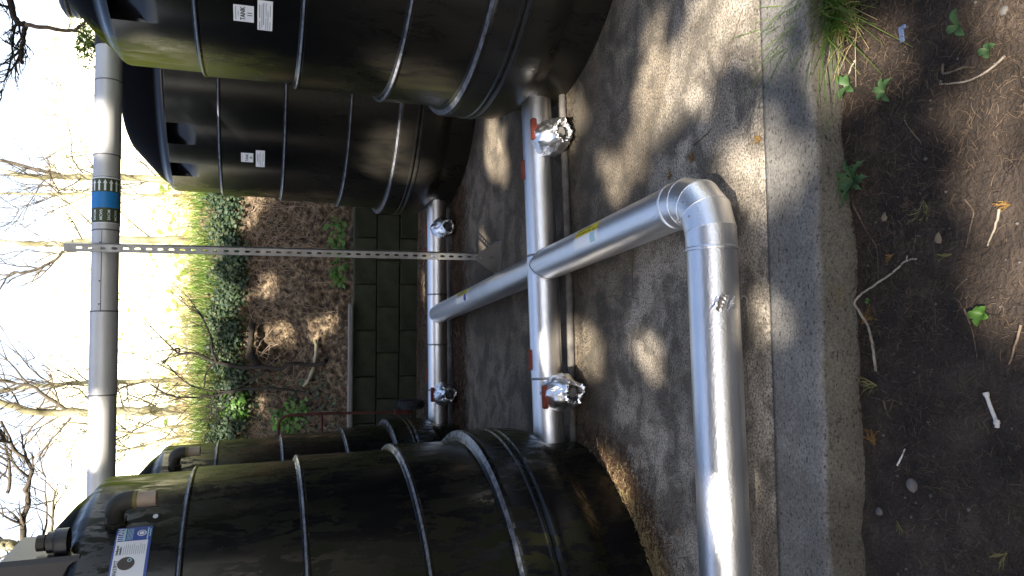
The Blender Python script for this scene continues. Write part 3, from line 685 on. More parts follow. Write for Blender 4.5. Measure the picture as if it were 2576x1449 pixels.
pts = [E, E + n0 * .05, E + n0 * .11 + Vector((0, 0, .012)), E + n0 * .2 + Vector((0, 0, .02)), E + n0 * .32 + Vector((0, 0, .0))]
mb.tube(pts, [.076, .085, .112, .13, .13], 32); obj('inlet_bend', mb, M_BLACK, to)
mb = MB(); cc = E + n0 * .27; mb.lathe([(.14, -2.3), (.14, .16), (0, .16)], 32, cc); obj('drop_pipe', mb, M_BLACK, to)
mb = MB(); mb.lathe([(.165, .16), (.168, .185), (.160, .19), (.160, .205), (.168, .21), (.165, .235), (.13, .26), (0, .265)], 32, cc); obj('lid', mb, M_BLACK, to)
mb = MB(); mb.tube([oB, Vector((oB.x, oB.y, 2.25)), Vector((oB.x, oB.y, .0))], .072, 20); obj('drop_leg', mb, M_CLAD, to)
# ------------------------------------------------------------------ slotted support post
pb = at(1247, 648, 4.845); PT = at(160, 622, 4.875); pb = Vector((pb.x, 4.845, .03)); up = (PT - pb); PL = up.length; up.normalize()
post = thing('support_post', 'slotted galvanised channel post holding up the overhead pipe', 'post', (pb.x, pb.y, 0))
side = Vector((1, -.22, 0)).normalized(); side = (side - up * side.dot(up)).normalized(); back = up.cross(side); back = back if back.y > 0 else -back
W = .046; D = .042; pitch = .0605; TK = .003
mb = MB(); Pm = lambda a, b, c: pb + side * a + back * b + up * c
for yb in (0, TK):
    vs0 = []
    z = .09
    fs = []; vs = [Pm(-W / 2, yb, 0), Pm(W / 2, yb, 0), Pm(W / 2, yb, z), Pm(-W / 2, yb, z)]; mb.add(vs, [(0, 1, 2, 3)])
    while z + pitch < PL:
        hw, hl = .0072, .0155; ch = .0052; cz = z + pitch / 2
        inn = [(-hw + ch, -hl), (hw - ch, -hl), (hw, -hl + ch), (hw, hl - ch), (hw - ch, hl), (-hw + ch, hl), (-hw, hl - ch), (-hw, -hl + ch)]
        out = [(-W / 2, -pitch / 2), (W / 2, -pitch / 2), (W / 2, -pitch / 4), (W / 2, pitch / 4), (W / 2, pitch / 2), (-W / 2, pitch / 2), (-W / 2, pitch / 4), (-W / 2, -pitch / 4)]
        mb.add([Pm(a, yb, cz + b) for a, b in inn] + [Pm(a, yb, cz + b) for a, b in out], [(k, (k + 1) % 8, 8 + (k + 1) % 8, 8 + k) for k in range(8)])
        if yb == 0: mb.add([Pm(a, q, cz + b) for q in (0, TK) for a, b in inn], [(k, (k + 1) % 8, 8 + (k + 1) % 8, 8 + k) for k in range(8)])
        z += pitch
    mb.add([Pm(-W / 2, yb, z), Pm(W / 2, yb, z), Pm(W / 2, yb, PL), Pm(-W / 2, yb, PL)], [(0, 1, 2, 3)])
for sx in (-1, 1):
    for a0, a1, b0, b1 in ((W / 2 - TK, W / 2, 0, D), (W / 2 - .011, W / 2, D, D + TK)):
        q = [Pm(sx * a, b, c) for c in (0, PL) for a, b in ((a0, b0), (a1, b0), (a1, b1), (a0, b1))]
        mb.add(q, [(0, 1, 5, 4), (1, 2, 6, 5), (2, 3, 7, 6), (3, 0, 4, 7), (3, 2, 1, 0), (4, 5, 6, 7)])
obj('channel', mb, M_GALV, post)
gf = -back * .006; gp = lambda a, c, o=0: pb + side * a + gf + up * c - back * o
mb = MB(); tri = [(-.027, .128), (.027, .128), (.098, .018), (.098, -.022), (-.098, -.022), (-.098, .018)]
vs = [gp(a, c) for a, c in tri] + [gp(a, c, .006) for a, c in tri]; mb.add(vs, [tuple(reversed(range(6))), tuple(range(6, 12))] + [(k, (k + 1) % 6, 6 + (k + 1) % 6, 6 + k) for k in range(6)])
obj('gusset_plate', mb, M_GALVD, post)
mb = MB(); mb.box((pb.x, pb.y + .02, .004), (.22, .14, .008)); obj('base_plate', mb, M_GALVD, post)
for cz in (.030, .104):
    q = gp(0, cz, .006); mb = MB(); mb.tube([q, q - back * .009], .0095, 6, smooth=False); mb.tube([q - back * .009, q - back * .016], .0055, 8); obj('bolt', mb, M_GALV, post)
mb = MB(); pc = line(oA, oB, oX(632)); ring = [pc + (Vector((0, -1, 0)) * math.cos(a) + Vector((0, 0, 1)) * math.sin(a)) * (OR_ + .006) for a in [2 * PI * k / 32 for k in range(33)]]
mb.tube(ring, .006, 6, caps=False); obj('pipe_clamp', mb, M_GALV, post)

# ------------------------------------------------------------------ sack truck by the wall
ty = 7.05
def T4(zx, zy, y=ty): return at((1040 + zx / 3.68) / 1.59, (1530 + zy / 3.68) / 1.59, y)
st = thing('sack_truck', 'rusty tubular sack truck leaning at the wall behind the left tanks', 'hand truck', (T4(2300, 440).x, ty, 0))
mb = MB(); L_ = [T4(2260, 445), T4(1900, 440), T4(1050, 455), T4(600, 470), T4(450, 480), T4(375, 495), T4(325, 525), T4(290, 570), T4(272, 640), T4(270, 760), T4(270, 1500)]
mb.tube(L_, .0125, 10); obj('frame_tube', mb, M_RUST, st)
mb = MB(); mb.tube([T4(910, 455), T4(910, 1400)], .011, 8); obj('crossbar', mb, M_RUST, st)
mb = MB(); a = T4(1975, 430, ty - .02); b = T4(2235, 430, ty - .02); mb.box((a + b) / 2, (.045, .05, (a - b).length), bev=.004)
for zx in (2035, 2225): mb.tube([T4(zx, 430), T4(zx, 900)], .007, 6)
obj('axle_bracket', mb, M_RUST, st)
wc = T4(2215, 322); wc.z = max(wc.z, .128); Mx = Matrix.Rotation(PI / 2, 3, 'Y')
mb = MB(); mb.lathe([(.06, -.03), (.09, -.038), (.117, -.034), (.126, -.015), (.127, 0), (.126, .015), (.117, .034), (.09, .038), (.06, .03)], 36, wc, Mx)
for k in range(36):
    a = 2 * PI * k / 36; p = wc + Vector((.013 * (-1) ** k, math.cos(a) * .128, math.sin(a) * .128)); mb.box(p, (.022, .012, .008), Matrix.Rotation(a + PI / 2, 3, 'X'))
wo = obj('wheel', mb, M_TYRE, st)
mb = MB(); mb.lathe([(.0, -.03), (.058, -.026), (.058, .026), (0, .03)], 20, wc, Mx); obj('rim', mb, M_RUST, wo)

# ------------------------------------------------------------------ vegetation on the bank and the hill
def wob(pts, n, amp, rg):
    """polyline through pts, resampled and slightly crooked"""
    out = []; P = [Vector(p) for p in pts]
    for i in range(len(P) - 1):
        a = P[max(i - 1, 0)]; b = P[i]; c = P[i + 1]; d = P[min(i + 2, len(P) - 1)]
        for k in range(n):
            t = k / n
            out.append(.5 * ((2 * b) + (c - a) * t + (2 * a - 5 * b + 4 * c - d) * t * t + (3 * b - a - 3 * c + d) * t ** 3) + Vector((rg.uniform(-1, 1), rg.uniform(-1, 1), rg.uniform(-1, 1))) * amp)
    out.append(P[-1]); return out
def twig(mb, p, dirn, L, r, rg, depth, flat=.4):
    n = 5; pts = [p]; d = Vector(dirn).normalized()
    for k in range(n):
        d = (d + Vector((rg.uniform(-1, 1), rg.uniform(-1, 1) * flat, rg.uniform(-.8, 1))) * .28).normalized(); pts.append(pts[-1] + d * L / n)
    mb.tube(pts, [r * (1 - .75 * k / n) for k in range(n + 1)], 5, caps=False)
    if depth > 0:
        for k in range(1, n + 1):
            for _ in range(rg.choice((0, 1, 1, 2))):
                dd = (d + Vector((rg.uniform(-1, 1), rg.uniform(-.7, .7), rg.uniform(-.4, 1.0))) * .95).normalized()
                twig(mb, pts[k], dd, L * rg.uniform(.3, .6), r * .55, rg, depth - 1, flat)
def bare_tree(label, trunk, rad, y, seed, ntw=14, L=.9, mt=None, name='bare_tree', tw=.35, cat='tree', dirs=None, extra=None, group=None):
    rg = random.Random(seed); mt = mt or M_BARKM
    P = [at(px, py, y + dy) for px, py, dy in [(q + (0,))[:3] for q in trunk]]
    pts = wob(P, 6, rad * .25, rg); n = len(pts)
    t = thing(name, label, cat, pts[0], group)
    mb = MB(); mb.tube(pts, [rad * (1 - .55 * k / n) for k in range(n)], 9); obj('trunk', mb, mt, t)
    mb = MB()
    for k in range(ntw):
        i = rg.randrange(n // 6, n); ax = (pts[min(i + 1, n - 1)] - pts[max(0, i - 1)]).normalized()
        dd = (ax * rg.uniform(.2, .9) + Vector((rg.uniform(-1, 1), rg.uniform(-.6, .6), rg.uniform(-.2, .5)))).normalized()
        twig(mb, pts[i], dd, L * rg.uniform(.5, 1.2), min(.012, rad * tw), rg, 2)
    for br in extra or []:
        q = wob([at(px, py, y) for px, py in br[1:]], 4, br[0] * .4, rg); m_ = len(q)
        mb.tube(q, [br[0] * (1 - .6 * k / m_) for k in range(m_)], 6)
        for k in range(len(br) + 2):
            i = rg.randrange(1, m_); ax = (q[i] - q[i - 1]).normalized(); dd = (ax + Vector((rg.uniform(-1, 1), rg.uniform(-.5, .5), rg.uniform(-.5, .8)))).normalized()
            twig(mb, q[i], dd, L * rg.uniform(.2, .6), br[0] * .5, rg, 1)
    obj('crown', mb, M_TWIG if mt is M_BARKM else mt, t); return t
GT = 'bare trees beyond the bank'
bare_tree('pale mossy trunk rising just right of the support post', [(560, 598), (430, 601), (300, 604), (240, 603), (150, 613), (60, 612), (-60, 606), (-300, 600)], .055, 11.2, 11, 10, 1.0, group=GT, extra=[(.02, 160, 630, 130, 668, 65, 685, 40, 685, 15, 720)] and [(.022, (158, 632), (130, 660), (62, 686), (28, 686), (8, 715))])
bare_tree('thin pale sapling left of the TANK 12 tank roof edge', [(560, 500), (440, 492), (300, 489), (150, 488), (0, 486), (-200, 484)], .028, 12.5, 12, 12, .9, group=GT)
bare_tree('mossy leaning trunk above the TANK 12 roof', [(540, 470), (420, 455), (300, 446), (170, 444), (90, 446), (-40, 425), (-200, 410)], .06, 13, 13, 14, 1.1, group=GT, extra=[(.03, (150, 438), (110, 430), (60, 418), (0, 402), (-50, 392)), (.012, (210, 436), (183, 400), (180, 350), (165, 290), (152, 222))])
bare_tree('stout pale ivy-clad trunk at the left behind the overhead pipe', [(575, 1018), (527, 1024), (430, 1034), (330, 1034), (220, 1036), (100, 1036), (0, 1016), (-200, 1000)], .075, 11, 14, 14, 1.2, group=GT, extra=[(.03, (200, 1038), (150, 1020), (100, 985), (60, 966), (-20, 955)), (.016, (180, 1050), (130, 1105), (105, 1140), (98, 1160))])
bare_tree('slender trunk right of the stout ivy-clad one', [(590, 945), (500, 952), (400, 958), (230, 962), (90, 972), (-30, 985), (-150, 990)], .04, 11.6, 15, 16, 1.0, group=GT)
bare_tree('thin sapling stem above the left rear tank roof', [(545, 1070), (430, 1075), (350, 1090), (300, 1085), (240, 1070), (170, 1062)], .022, 10.5, 16, 8, .6, group=GT)
bare_tree('thin bent sapling stem nearest the left rear tank', [(545, 1090), (480, 1095), (400, 1110), (330, 1128), (270, 1110)], .02, 10.6, 17, 8, .6, group=GT)
bare_tree('dark hawthorn with moss showing over the front left tank', [(300, 1480), (120, 1420), (80, 1395), (40, 1378), (0, 1372), (-60, 1360)], .075, 7.5, 18, 8, .8, name='hawthorn_tree', group=GT,
          extra=[(.028, (55, 1372), (60, 1320), (68, 1260), (66, 1230), (80, 1180), (40, 1135), (20, 1110), (0, 1080)), (.015, (20, 1240), (25, 1180), (12, 1120), (0, 1100)), (.013, (130, 1340), (134, 1290), (138, 1235)), (.012, (0, 1060), (30, 1120), (10, 1200))])
bare_tree('dark twiggy branch hanging in from the upper right of the picture', [(5, -120), (20, -40), (26, 8), (42, 55), (62, 62), (60, 90), (54, 125), (55, 160)], .03, 7.0, 19, 10, .35, M_BARK, 'oak_branch', .35, 'branch', extra=[(.014, (42, 55), (33, 85), (30, 140)), (.011, (54, 125), (28, 150), (20, 190))])
bare_tree('pale broken branch ending at the lid of the TANK 11 inlet', [(66, 63), (120, 70), (180, 77), (200, 66), (212, 55), (214, 20)], .016, 6.2, 20, 4, .25, M_STICKD, 'broken_branch', .3, 'branch')
# conifer sprig beside the lid
def leaf_cloud(C, size, nrm=None, asp=.5, jit=.3, rg=RNG):
    C = np.asarray(C); n = len(C); sz = size * (1 + jit * rg.standard_normal(n)).clip(.4, 2)
    a = rg.standard_normal((n, 3)); a /= np.linalg.norm(a, axis=1)[:, None]
    if nrm is not None: a = a - nrm * (a @ nrm)[:, None] * .8; a /= np.linalg.norm(a, axis=1)[:, None]
    b = rg.standard_normal((n, 3)); b -= a * (a * b).sum(1)[:, None]
    if nrm is not None:
        b = np.cross(np.asarray(nrm) + .55 * rg.standard_normal((n, 3)), a)
    b /= np.linalg.norm(b, axis=1)[:, None]
    k = np.cross(a, b) * .12
    V = np.stack([C - a * sz[:, None] * .5, C + b * (sz * asp * .5)[:, None] + k * sz[:, None], C + a * sz[:, None] * .5, C - b * (sz * asp * .5)[:, None] + k * sz[:, None]], 1)
    return V.reshape(-1, 3)
sp_c = [at(205 + RNG.uniform(-12, 40), 110 + RNG.normal(0, 30), 6.6 + RNG.uniform(-.1, .1)) for _ in range(260)]
cs = thing('conifer_sprig', 'small green conifer sprig poking up behind the right end of the overhead pipe', 'sprig', at(245, 110, 6.6))
npobj('foliage', leaf_cloud(sp_c, .05, asp=.3), 4, M_GRASSL, cs)
mb = MB()
for k in range(9): mb.tube(wob([at(250, 80 + k * 9, 6.6), at(225 + RNG.uniform(-8, 8), 100 + RNG.normal(0, 25), 6.6), at(195 + RNG.uniform(-5, 20), 110 + RNG.normal(0, 35), 6.6)], 3, .004, random), .0035, 4)
obj('stem', mb, M_STICKD, cs)
# dark bush with curved stems standing on the bank
def B6(zx, zy, y): return at((600 + zx / 2.415) / 1.59, (1150 + zy / 2.415) / 1.59, y)
def bush(label, stems, y0, y1, seed, ntw):
    rg = random.Random(seed); t = None; mb2 = MB()
    for r, *pts in stems:
        n = len(pts); P = []
        for k, (a, b) in enumerate(pts):
            q = on_bank((600 + a / 2.415) / 1.59, (1150 + b / 2.415) / 1.59); P.append(B6(a, b, min(q.y - (.24 if a < 1400 else .14), y1)))
        q = wob(P, 5, r * .2, rg); m_ = len(q)
        if t is None: t = thing('bare_bush', label, 'bush', q[0], 'bare bushes on the bank')
        mb = MB(); mb.tube(q, [r * (1 - .6 * k / m_) for k in range(m_)], 8); obj('stem', mb, M_BARK, t)
        for k in range(ntw):
            i = rg.randrange(m_ // 2, m_); ax = (q[i] - q[i - 1]).normalized(); dd = (ax + Vector((rg.uniform(-1, 1), rg.uniform(-.5, .5), rg.uniform(-.2, 1)))).normalized()
            twig(mb2, q[i], dd, rg.uniform(.2, .55), r * .28, rg, 2)
    obj('twigs', mb2, M_BARK, t)
bush('dark bare bush whose crooked stem rises from the bank above the wall rail', [(.023, (1700, 700), (1650, 740), (1500, 742), (1360, 738), (1250, 785), (1100, 768), (870, 770), (640, 720), (480, 650), (360, 632), (275, 645), (285, 590), (200, 600)), (.015, (640, 720), (600, 600), (590, 490), (555, 400), (490, 260), (405, 175)), (.011, (620, 735), (560, 790), (530, 870), (515, 970), (430, 960), (300, 880), (170, 740)), (.009, (275, 640), (190, 560), (110, 480), (0, 370))], 8.25, 8.6, 31, 7)
bush('second bare bush left of the crooked one, thinner forked stems', [(.016, (1550, 1025), (1400, 1000), (1200, 975), (1000, 978), (870, 985), (700, 1030), (600, 1045), (470, 1060), (300, 1060), (200, 1040), (90, 990), (0, 930)), (.012, (1110, 805), (980, 890), (850, 970), (780, 1040), (740, 1100)), (.009, (800, 1000), (650, 1005), (520, 985), (380, 940), (200, 790)), (.008, (620, 1060), (590, 1140), (585, 1230), (520, 1290))], 8.2, 8.6, 32, 6)
mb = MB(); q = [B6(a, b, 0) for a, b in ()]
arch = [(1040, 340), (1025, 480), (1015, 600), (1045, 690), (1110, 750), (1190, 775)]
mb.tube(wob([on_bank((600 + a / 2.415) / 1.59, (1150 + b / 2.415) / 1.59) + Vector((0, -.07, .05)) for a, b in arch], 5, .004, random), [.03] * 10 + [.045] * 10 + [.03] * 6, 8)
tag(obj('tree_root', mb, M_BARK), 'dark arched root curving over the hollow in the earth bank', 'root')
mb = MB(); mb.tube(wob([on_bank((600 + a / 2.415) / 1.59, (1150 + b / 2.415) / 1.59) + Vector((0, -.09, .04)) for a, b in ((1630, 500), (1640, 620), (1620, 720), (1580, 850), (1520, 940))], 5, .005, random), .018, 8)
tag(obj('mossy_log', mb, M_BARKM), 'short mossy branch lying across the foot of the bank', 'branch')
# vines on the bank face
mb = MB(); rg = random.Random(5)
for k in range(330):
    px = rg.gauss(655, 50); py = rg.uniform(470, 1120)
    if py > 950: px = rg.uniform(620, 850)
    if px < 600 or px > 860 or (790 < py < 940 and px > 665): continue
    p = on_bank(px, py) + Vector((0, -.06, .05)); pts = [p]; d = Vector((rg.uniform(-1, 1), -.25, rg.uniform(-1.2, .4))).normalized()
    for s in range(8):
        d = (d + Vector((rg.uniform(-1, 1), 0, rg.uniform(-.8, .6))) * .45).normalized(); q = pts[-1] + d * .055; yb = 7.7
        while bankz(yb) < q.z and yb < 9.2: yb += .02
        q.y = yb - .07 + rg.uniform(-.03, .02); pts.append(q)
    mb.tube(pts, rg.uniform(.0016, .0038), 4, caps=False)
obj('vines', mb, M_VINE, kind='stuff')['label'] = 'tangle of bare brown vines over the bank'
bl = []
while len(bl) < 2600:
    p = on_bank(random.uniform(600, 885), random.uniform(470, 1130)); bl.append((p.x, p.y - .06, p.z + .05))
o = npobj('bank_litter', leaf_cloud(np.array(bl), .03, np.array((0, -.6, .8)), .3), 4, M_NEEDLE, kind='stuff'); o['label'] = 'twigs and dead leaf scraps over the earth bank'
# ivy, grass and undergrowth
def bank_pts(n, x0, x1, px0, px1, fn=None):
    out = []
    while len(out) < n:
        px = RNG.uniform(px0, px1); py = RNG.uniform(x0, x1)
        if fn and RNG.random() > fn(px, py): continue
        p = on_bank(px, py); out.append((p.x + RNG.normal(0, .02), p.y - .07 - abs(RNG.normal(0, .04)), p.z + .06 + abs(RNG.normal(0, .03))))
    return np.array(out)
def ivyf(px, py):
    c = 590 + 10 * math.sin(py * .021) + 9 * math.sin(py * .06 + 1); return math.exp(-((px - c) / 25) ** 2)
iv = np.concatenate([bank_pts(7500, 460, 1130, 520, 680, ivyf), bank_pts(420, 940, 1130, 600, 870)])
o = npobj('ivy', leaf_cloud(iv, .036, np.array((0, -.75, .65)), .85), 4, M_IVY, kind='stuff'); o['label'] = 'dark ivy band along the bank top'
bp = np.concatenate([bank_pts(260, 990, 1050, 575, 640), bank_pts(120, 960, 1080, 700, 790, lambda a, b: math.exp(-((a - 740) / 30) ** 2 - ((b - 1050) / 20) ** 2)), bank_pts(130, 555, 720, 850, 885), bank_pts(30, 1000, 1100, 740, 800)])
o = npobj('bank_leaves', leaf_cloud(bp, .06, np.array((0, -.7, .7)), .7), 4, M_LEAF, kind='stuff'); o['label'] = 'fresh green leaves on the bank and along the wall top'
def blades(P, h, wd, lean, rg=RNG, seg=3, dirn=None, jit=.35):
    P = np.asarray(P); n = len(P); H = h * (1 + jit * rg.standard_normal(n)).clip(.3, 1.8); a = rg.uniform(0, 2 * np.pi, n)
    dr = np.stack([np.cos(a), np.sin(a), 0 * a], 1)
    if dirn is not None: dr = dr * .6 + np.asarray(dirn); dr /= np.linalg.norm(dr, axis=1)[:, None]
    sd = np.stack([-dr[:, 1], dr[:, 0], 0 * a], 1); L = lean * rg.uniform(.3, 1.4, n); V = []
    for k in range(seg + 1):
        t = k / seg; q = P + np.stack([0 * a, 0 * a, H * t * (1 - .25 * t * L)], 1) + dr * (H * L * t * t)[:, None]; ww = wd * (1 - t) + .0006
        V += [q - sd * ww, q + sd * ww]
    V = np.stack(V, 1); return V.reshape(-1, 3)
BF = [(2 * k, 2 * k + 1, 2 * k + 3, 2 * k + 2) for k in range(3)]
def top_pts(n, y0, y1, x0=-4.5, x1=4.5):
    x = RNG.uniform(x0, x1, n); y = RNG.uniform(y0, y1, n); return np.stack([x, y, [bankz(k) for k in y]], 1)
gp_ = top_pts(15000, 8.68, 9.9); o = npobj('bank_grass', blades(gp_, .16, .004, .6), 8, M_GRASSL, kind='stuff', faces=BF); o['label'] = 'sunny grass along the bank top'
o = npobj('bank_grass', blades(top_pts(5000, 8.55, 8.95), .15, .004, .8, dirn=(0, -.5, 0)), 8, M_GRASS, kind='stuff', faces=BF); o['label'] = 'green grass hanging over the bank edge'
o = npobj('dry_stems', blades(top_pts(5000, 9.0, 13, -6, 6), .4, .003, .5), 8, M_STRAW, kind='stuff', faces=BF); o['label'] = 'pale dry stems behind the bank'
n = 12000; yy = 10 + 45 * RNG.random(n) ** 1.6; xx = RNG.uniform(-1, 1, n) * (4 + yy * .5); zz = np.array([bankz(y) for y in yy]) + RNG.random(n) ** 2 * (.15 + yy * .012)
cl = fbm(xx, yy, .45, 3, 9); keep = cl > .02
o = npobj('undergrowth', leaf_cloud(np.stack([xx, yy, zz], 1)[keep], .13, asp=.5), 4, M_SCRUB, kind='stuff'); o['label'] = 'sunlit pale scrub over the hillside'
xx = RNG.uniform(-40, 40, 2600); yy = 80 + 10 * RNG.random(2600); zz = np.array([bankz(y) for y in yy]) + 2.5 * RNG.random(2600) * (.4 + vn(xx, xx * 0, .2, 3) + .5)
o = npobj('far_trees', leaf_cloud(np.stack([xx, yy, zz], 1), .9, asp=.5), 4, leafmat('far_twigs', (.52, .49, .48), (.6, .56, .54), (.66, .63, .6), .9, .3), kind='stuff'); o['label'] = 'faint tree line on the skyline'

# ------------------------------------------------------------------ ground cover and small things
def ribbons(P, L, wd, rg=RNG, z=.004, curl=.8, seg=3):
    P = np.asarray(P); n = len(P); l = L * rg.uniform(.4, 1.3, n); a = rg.uniform(0, 2 * np.pi, n); k = rg.normal(0, curl, n); V = []; q = P.copy(); q[:, 2] += rg.uniform(.001, z * 2, n)
    for s in range(seg + 1):
        aa = a + k * s / seg; dr = np.stack([np.cos(aa), np.sin(aa), rg.normal(0, .12, n)], 1); sd = np.stack([-np.sin(aa), np.cos(aa), 0 * aa + .3], 1)
        ww = wd * (1 if s < seg else .4); V += [q - sd * ww, q + sd * ww]; q = q + dr * (l / seg)[:, None]
    return np.stack(V, 1).reshape(-1, 3)
n = 95000; x = RNG.uniform(-1.6, 1.6, n); y = RNG.uniform(.3, 1.95, n)
keep = (y < kerb_y(x) - .01) & (RNG.random(n) < .30 + 1.2 * (fbm(x, y, 2.1, 4, 12) + .25))
P = np.stack([x, y, soilz(x, y)], 1)[keep]
o = npobj('needle_litter', ribbons(P, .034, .0007), 8, M_NEEDLE, kind='stuff', faces=BF); o['label'] = 'brown needles and rootlets over the soil'
def litter(n, f, L, wd, mt, nm, lab, z=0.0):
    out = []
    while len(out) < n:
        p = f()
        if p is not None: out.append((p[0], p[1], z))
    o = npobj(nm, ribbons(np.array(out), L, wd, z=.01), 8, mt, kind='stuff', faces=BF); o['label'] = lab
def near_line(a, b, s, off):
    def f():
        t = random.random(); p = line(a, b, t); return (p.x, p.y + off + random.gauss(0, s))
    return f
litter(8500, near_line(rA, rB, .12, -.22), .045, .0026, M_LITTERD, 'leaf_litter', 'dark brown needle litter along the rear pipe')
litter(3600, lambda: (random.uniform(-1.6, 1.2), 7.5 - abs(random.gauss(0, .3))), .05, .0028, M_LITTERD, 'leaf_litter', 'dark brown litter at the foot of the block wall')
litter(1500, near_line(fA, fB, .05, -.16), .03, .001, M_NEEDLE, 'leaf_litter', 'scattered needles beneath the front pipe')
def foot():
    a = R(random.gauss(38, 16)); r = 1.06 + abs(random.gauss(0, .05)); return (TANKS['LF'][0] + r * math.sin(a), TANKS['LF'][1] - r * math.cos(a)) if 5 < math.degrees(a) < 85 else None
litter(2600, foot, .04, .0013, M_STRAW, 'leaf_litter', 'straw coloured needles banked against the mossy tank foot')
def foot2():
    a = R(random.gauss(58, 14)); r = 1.06 + abs(random.gauss(0, .10)); return (TANKS['LF'][0] + r * math.sin(a), TANKS['LF'][1] - r * math.cos(a)) if a < R(95) else None
litter(2500, foot2, .045, .0013, M_LITTERD, 'leaf_litter', 'dark litter between the mossy tank and front pipe')
litter(900, lambda: (random.uniform(-1.3, 1.3), random.uniform(2.1, 5.6)), .03, .0009, M_NEEDLE, 'leaf_litter', 'sparse fallen needles over the concrete')
# stones
P = RNG.uniform((-1.4, .5, 0), (1.4, 1.75, 0), (420, 3)); P = P[P[:, 1] < kerb_y(P[:, 0]) - .03]; P[:, 2] = soilz(P[:, 0], P[:, 1]) + .002
V = []
base = np.array([(1, 0, 0), (0, 1, 0), (-1, 0, 0), (0, -1, 0), (0, 0, 1), (0, 0, -1)], float)
for p in P: V.append(p + base * RNG.uniform(.6, 1.3, (6, 3)) * RNG.choice([.002, .003, .004, .006]))
o = npobj('grit', np.concatenate(V), 6, M_STONE, kind='stuff', faces=[(0, 1, 4), (1, 2, 4), (2, 3, 4), (3, 0, 4), (1, 0, 5), (2, 1, 5), (3, 2, 5), (0, 3, 5)], smooth=True); o['label'] = 'small grit in the soil'
def soil_at(px, py, lift=0.0):
    p = atz(px, py, -.115)
    p.z = float(soilz(p.x, p.y)) + lift; return p
def stone(px, py, s, lab, seed):
    rg = random.Random(seed); bm = bmesh.new(); bmesh.ops.create_icosphere(bm, subdivisions=2, radius=1); mb = MB(); c = soil_at(px, py, s * .2)
    k = (rg.uniform(.8, 1.2), rg.uniform(.6, .9), rg.uniform(.4, .6)); bm.verts.index_update()
    mb.add([c + Vector((v.co.x * k[0], v.co.y * k[1], v.co.z * k[2])) * s * (1 + .25 * float(fbm(v.co.x + seed, v.co.y + v.co.z, 1.3, 2))) for v in bm.verts], [[v.index for v in f.verts] for f in bm.faces], True); bm.free()
    tag(obj('stone', mb, M_STONE), lab, 'stone', 'stones on the soil')
stone(2205, 1287, .014, 'pale pebble on the soil below the kerb, right of a green-yellow sprig', 1)
stone(2293, 1220, .022, 'flat bluish stone in the soil near the white stick', 3)
stone(2540, 30, .014, 'tan stone in the sunny soil at the far right corner', 8)
def stick(pts, r, mt, lab, cat='stick', name='stick', z=None, fork=None, seed=0, grp='sticks lying on the ground'):
    rg = random.Random(seed); fn = (lambda a, b: soil_at(a, b, r * 1.2)) if z is None else (lambda a, b: atz(a, b, z + r))
    r *= .82; q = wob([fn(a, b) for a, b in pts], 5, r * .25, rg); m_ = len(q); mb = MB(); mb.tube(q, [r * (1 - .45 * k / m_) for k in range(m_)], 7)
    for f in fork or []: mb.tube(wob([fn(a, b) for a, b in f], 4, r * .2, rg), r * .45, 5)
    tag(obj(name, mb, mt), lab, cat, grp)
Z4 = lambda zx, zy, oy: (1932 + zx / 3, oy + zy / 3)
stick([Z4(810, 1350, 483), Z4(790, 1170, 483), Z4(750, 1020, 483), Z4(690, 900, 483), Z4(655, 840, 483), Z4(690, 780, 483), Z4(800, 700, 483), Z4(930, 610, 483), Z4(1050, 520, 483), Z4(1140, 505, 483)], .0055, M_STICK, 'long crooked forked stick, pale at its upper half, lying below the kerb', fork=[[Z4(1050, 520, 483), Z4(1070, 480, 483)], [Z4(655, 850, 483), Z4(620, 830, 483), Z4(575, 790, 483)]], seed=1)
stick([Z4(655, 80, 483), Z4(720, 280, 483), Z4(800, 430, 483), Z4(820, 660, 483)], .003, M_STICKD, 'thin dark stick curving up to the crooked pale stick', seed=2)
stick([Z4(1830, 430, 0), Z4(1700, 540, 0), Z4(1520, 620, 0), Z4(1340, 640, 0)], .004, M_STICK, 'bleached stick slanting near the right border of the soil', seed=3)
stick([Z4(660, 455, 0), Z4(610, 620, 0), Z4(560, 830, 0), Z4(515, 1060, 0)], .0032, M_STICK, 'straight pale twig running along the kerb foot by the weeds', seed=4)
stick([Z4(1775, 130, 483), Z4(1750, 210, 483), Z4(1700, 320, 483), Z4(1660, 410, 483)], .0042, M_STICK, 'short brown and white stick on the needle carpet at the far right', seed=5)
stick([Z4(1510, 60, 483), Z4(1575, 150, 483), Z4(1555, 260, 483), Z4(1505, 420, 483)], .0028, M_STICKD, 'thin bent twig beside the short brown and white stick', seed=6)
stick([Z4(955, 615, 966), Z4(1012, 492, 966)], .0036, M_BONE, 'short white peeled stick on the soil, lower left', seed=7)
stick([Z4(1090, 860, 0), Z4(1085, 930, 0), Z4(1180, 1080, 0)], .003, M_STICKD, 'dark twig in the middle of the soil below the dandelions', seed=8)
stick([Z4(1360, 490, 0), Z4(1370, 560, 0), Z4(1450, 540, 0), Z4(1520, 510, 0), Z4(1580, 515, 0)], .0045, M_STICKD, 'curved dull twig left of the bleached slanting stick', seed=9)
stick([Z4(1495, 880, 483), Z4(1540, 1050, 483), Z4(1605, 1260, 483)], .0026, M_STICKD, 'straight dark twig below the small bright weed', seed=10)
stick([Z4(1930, 1000, 483), Z4(1880, 1180, 483), Z4(1850, 1300, 483)], .004, M_STICKD, 'dark stick at the very bottom edge of the soil', seed=11)
stick([Z4(890, 130, 966), Z4(905, 220, 966), Z4(930, 270, 966)], .003, M_STICKD, 'short stalk below the branching yellow sprig', seed=12, fork=[[Z4(890, 130, 966), Z4(840, 110, 966), Z4(780, 100, 966)], [Z4(890, 130, 966), Z4(960, 120, 966), Z4(1015, 160, 966)]])
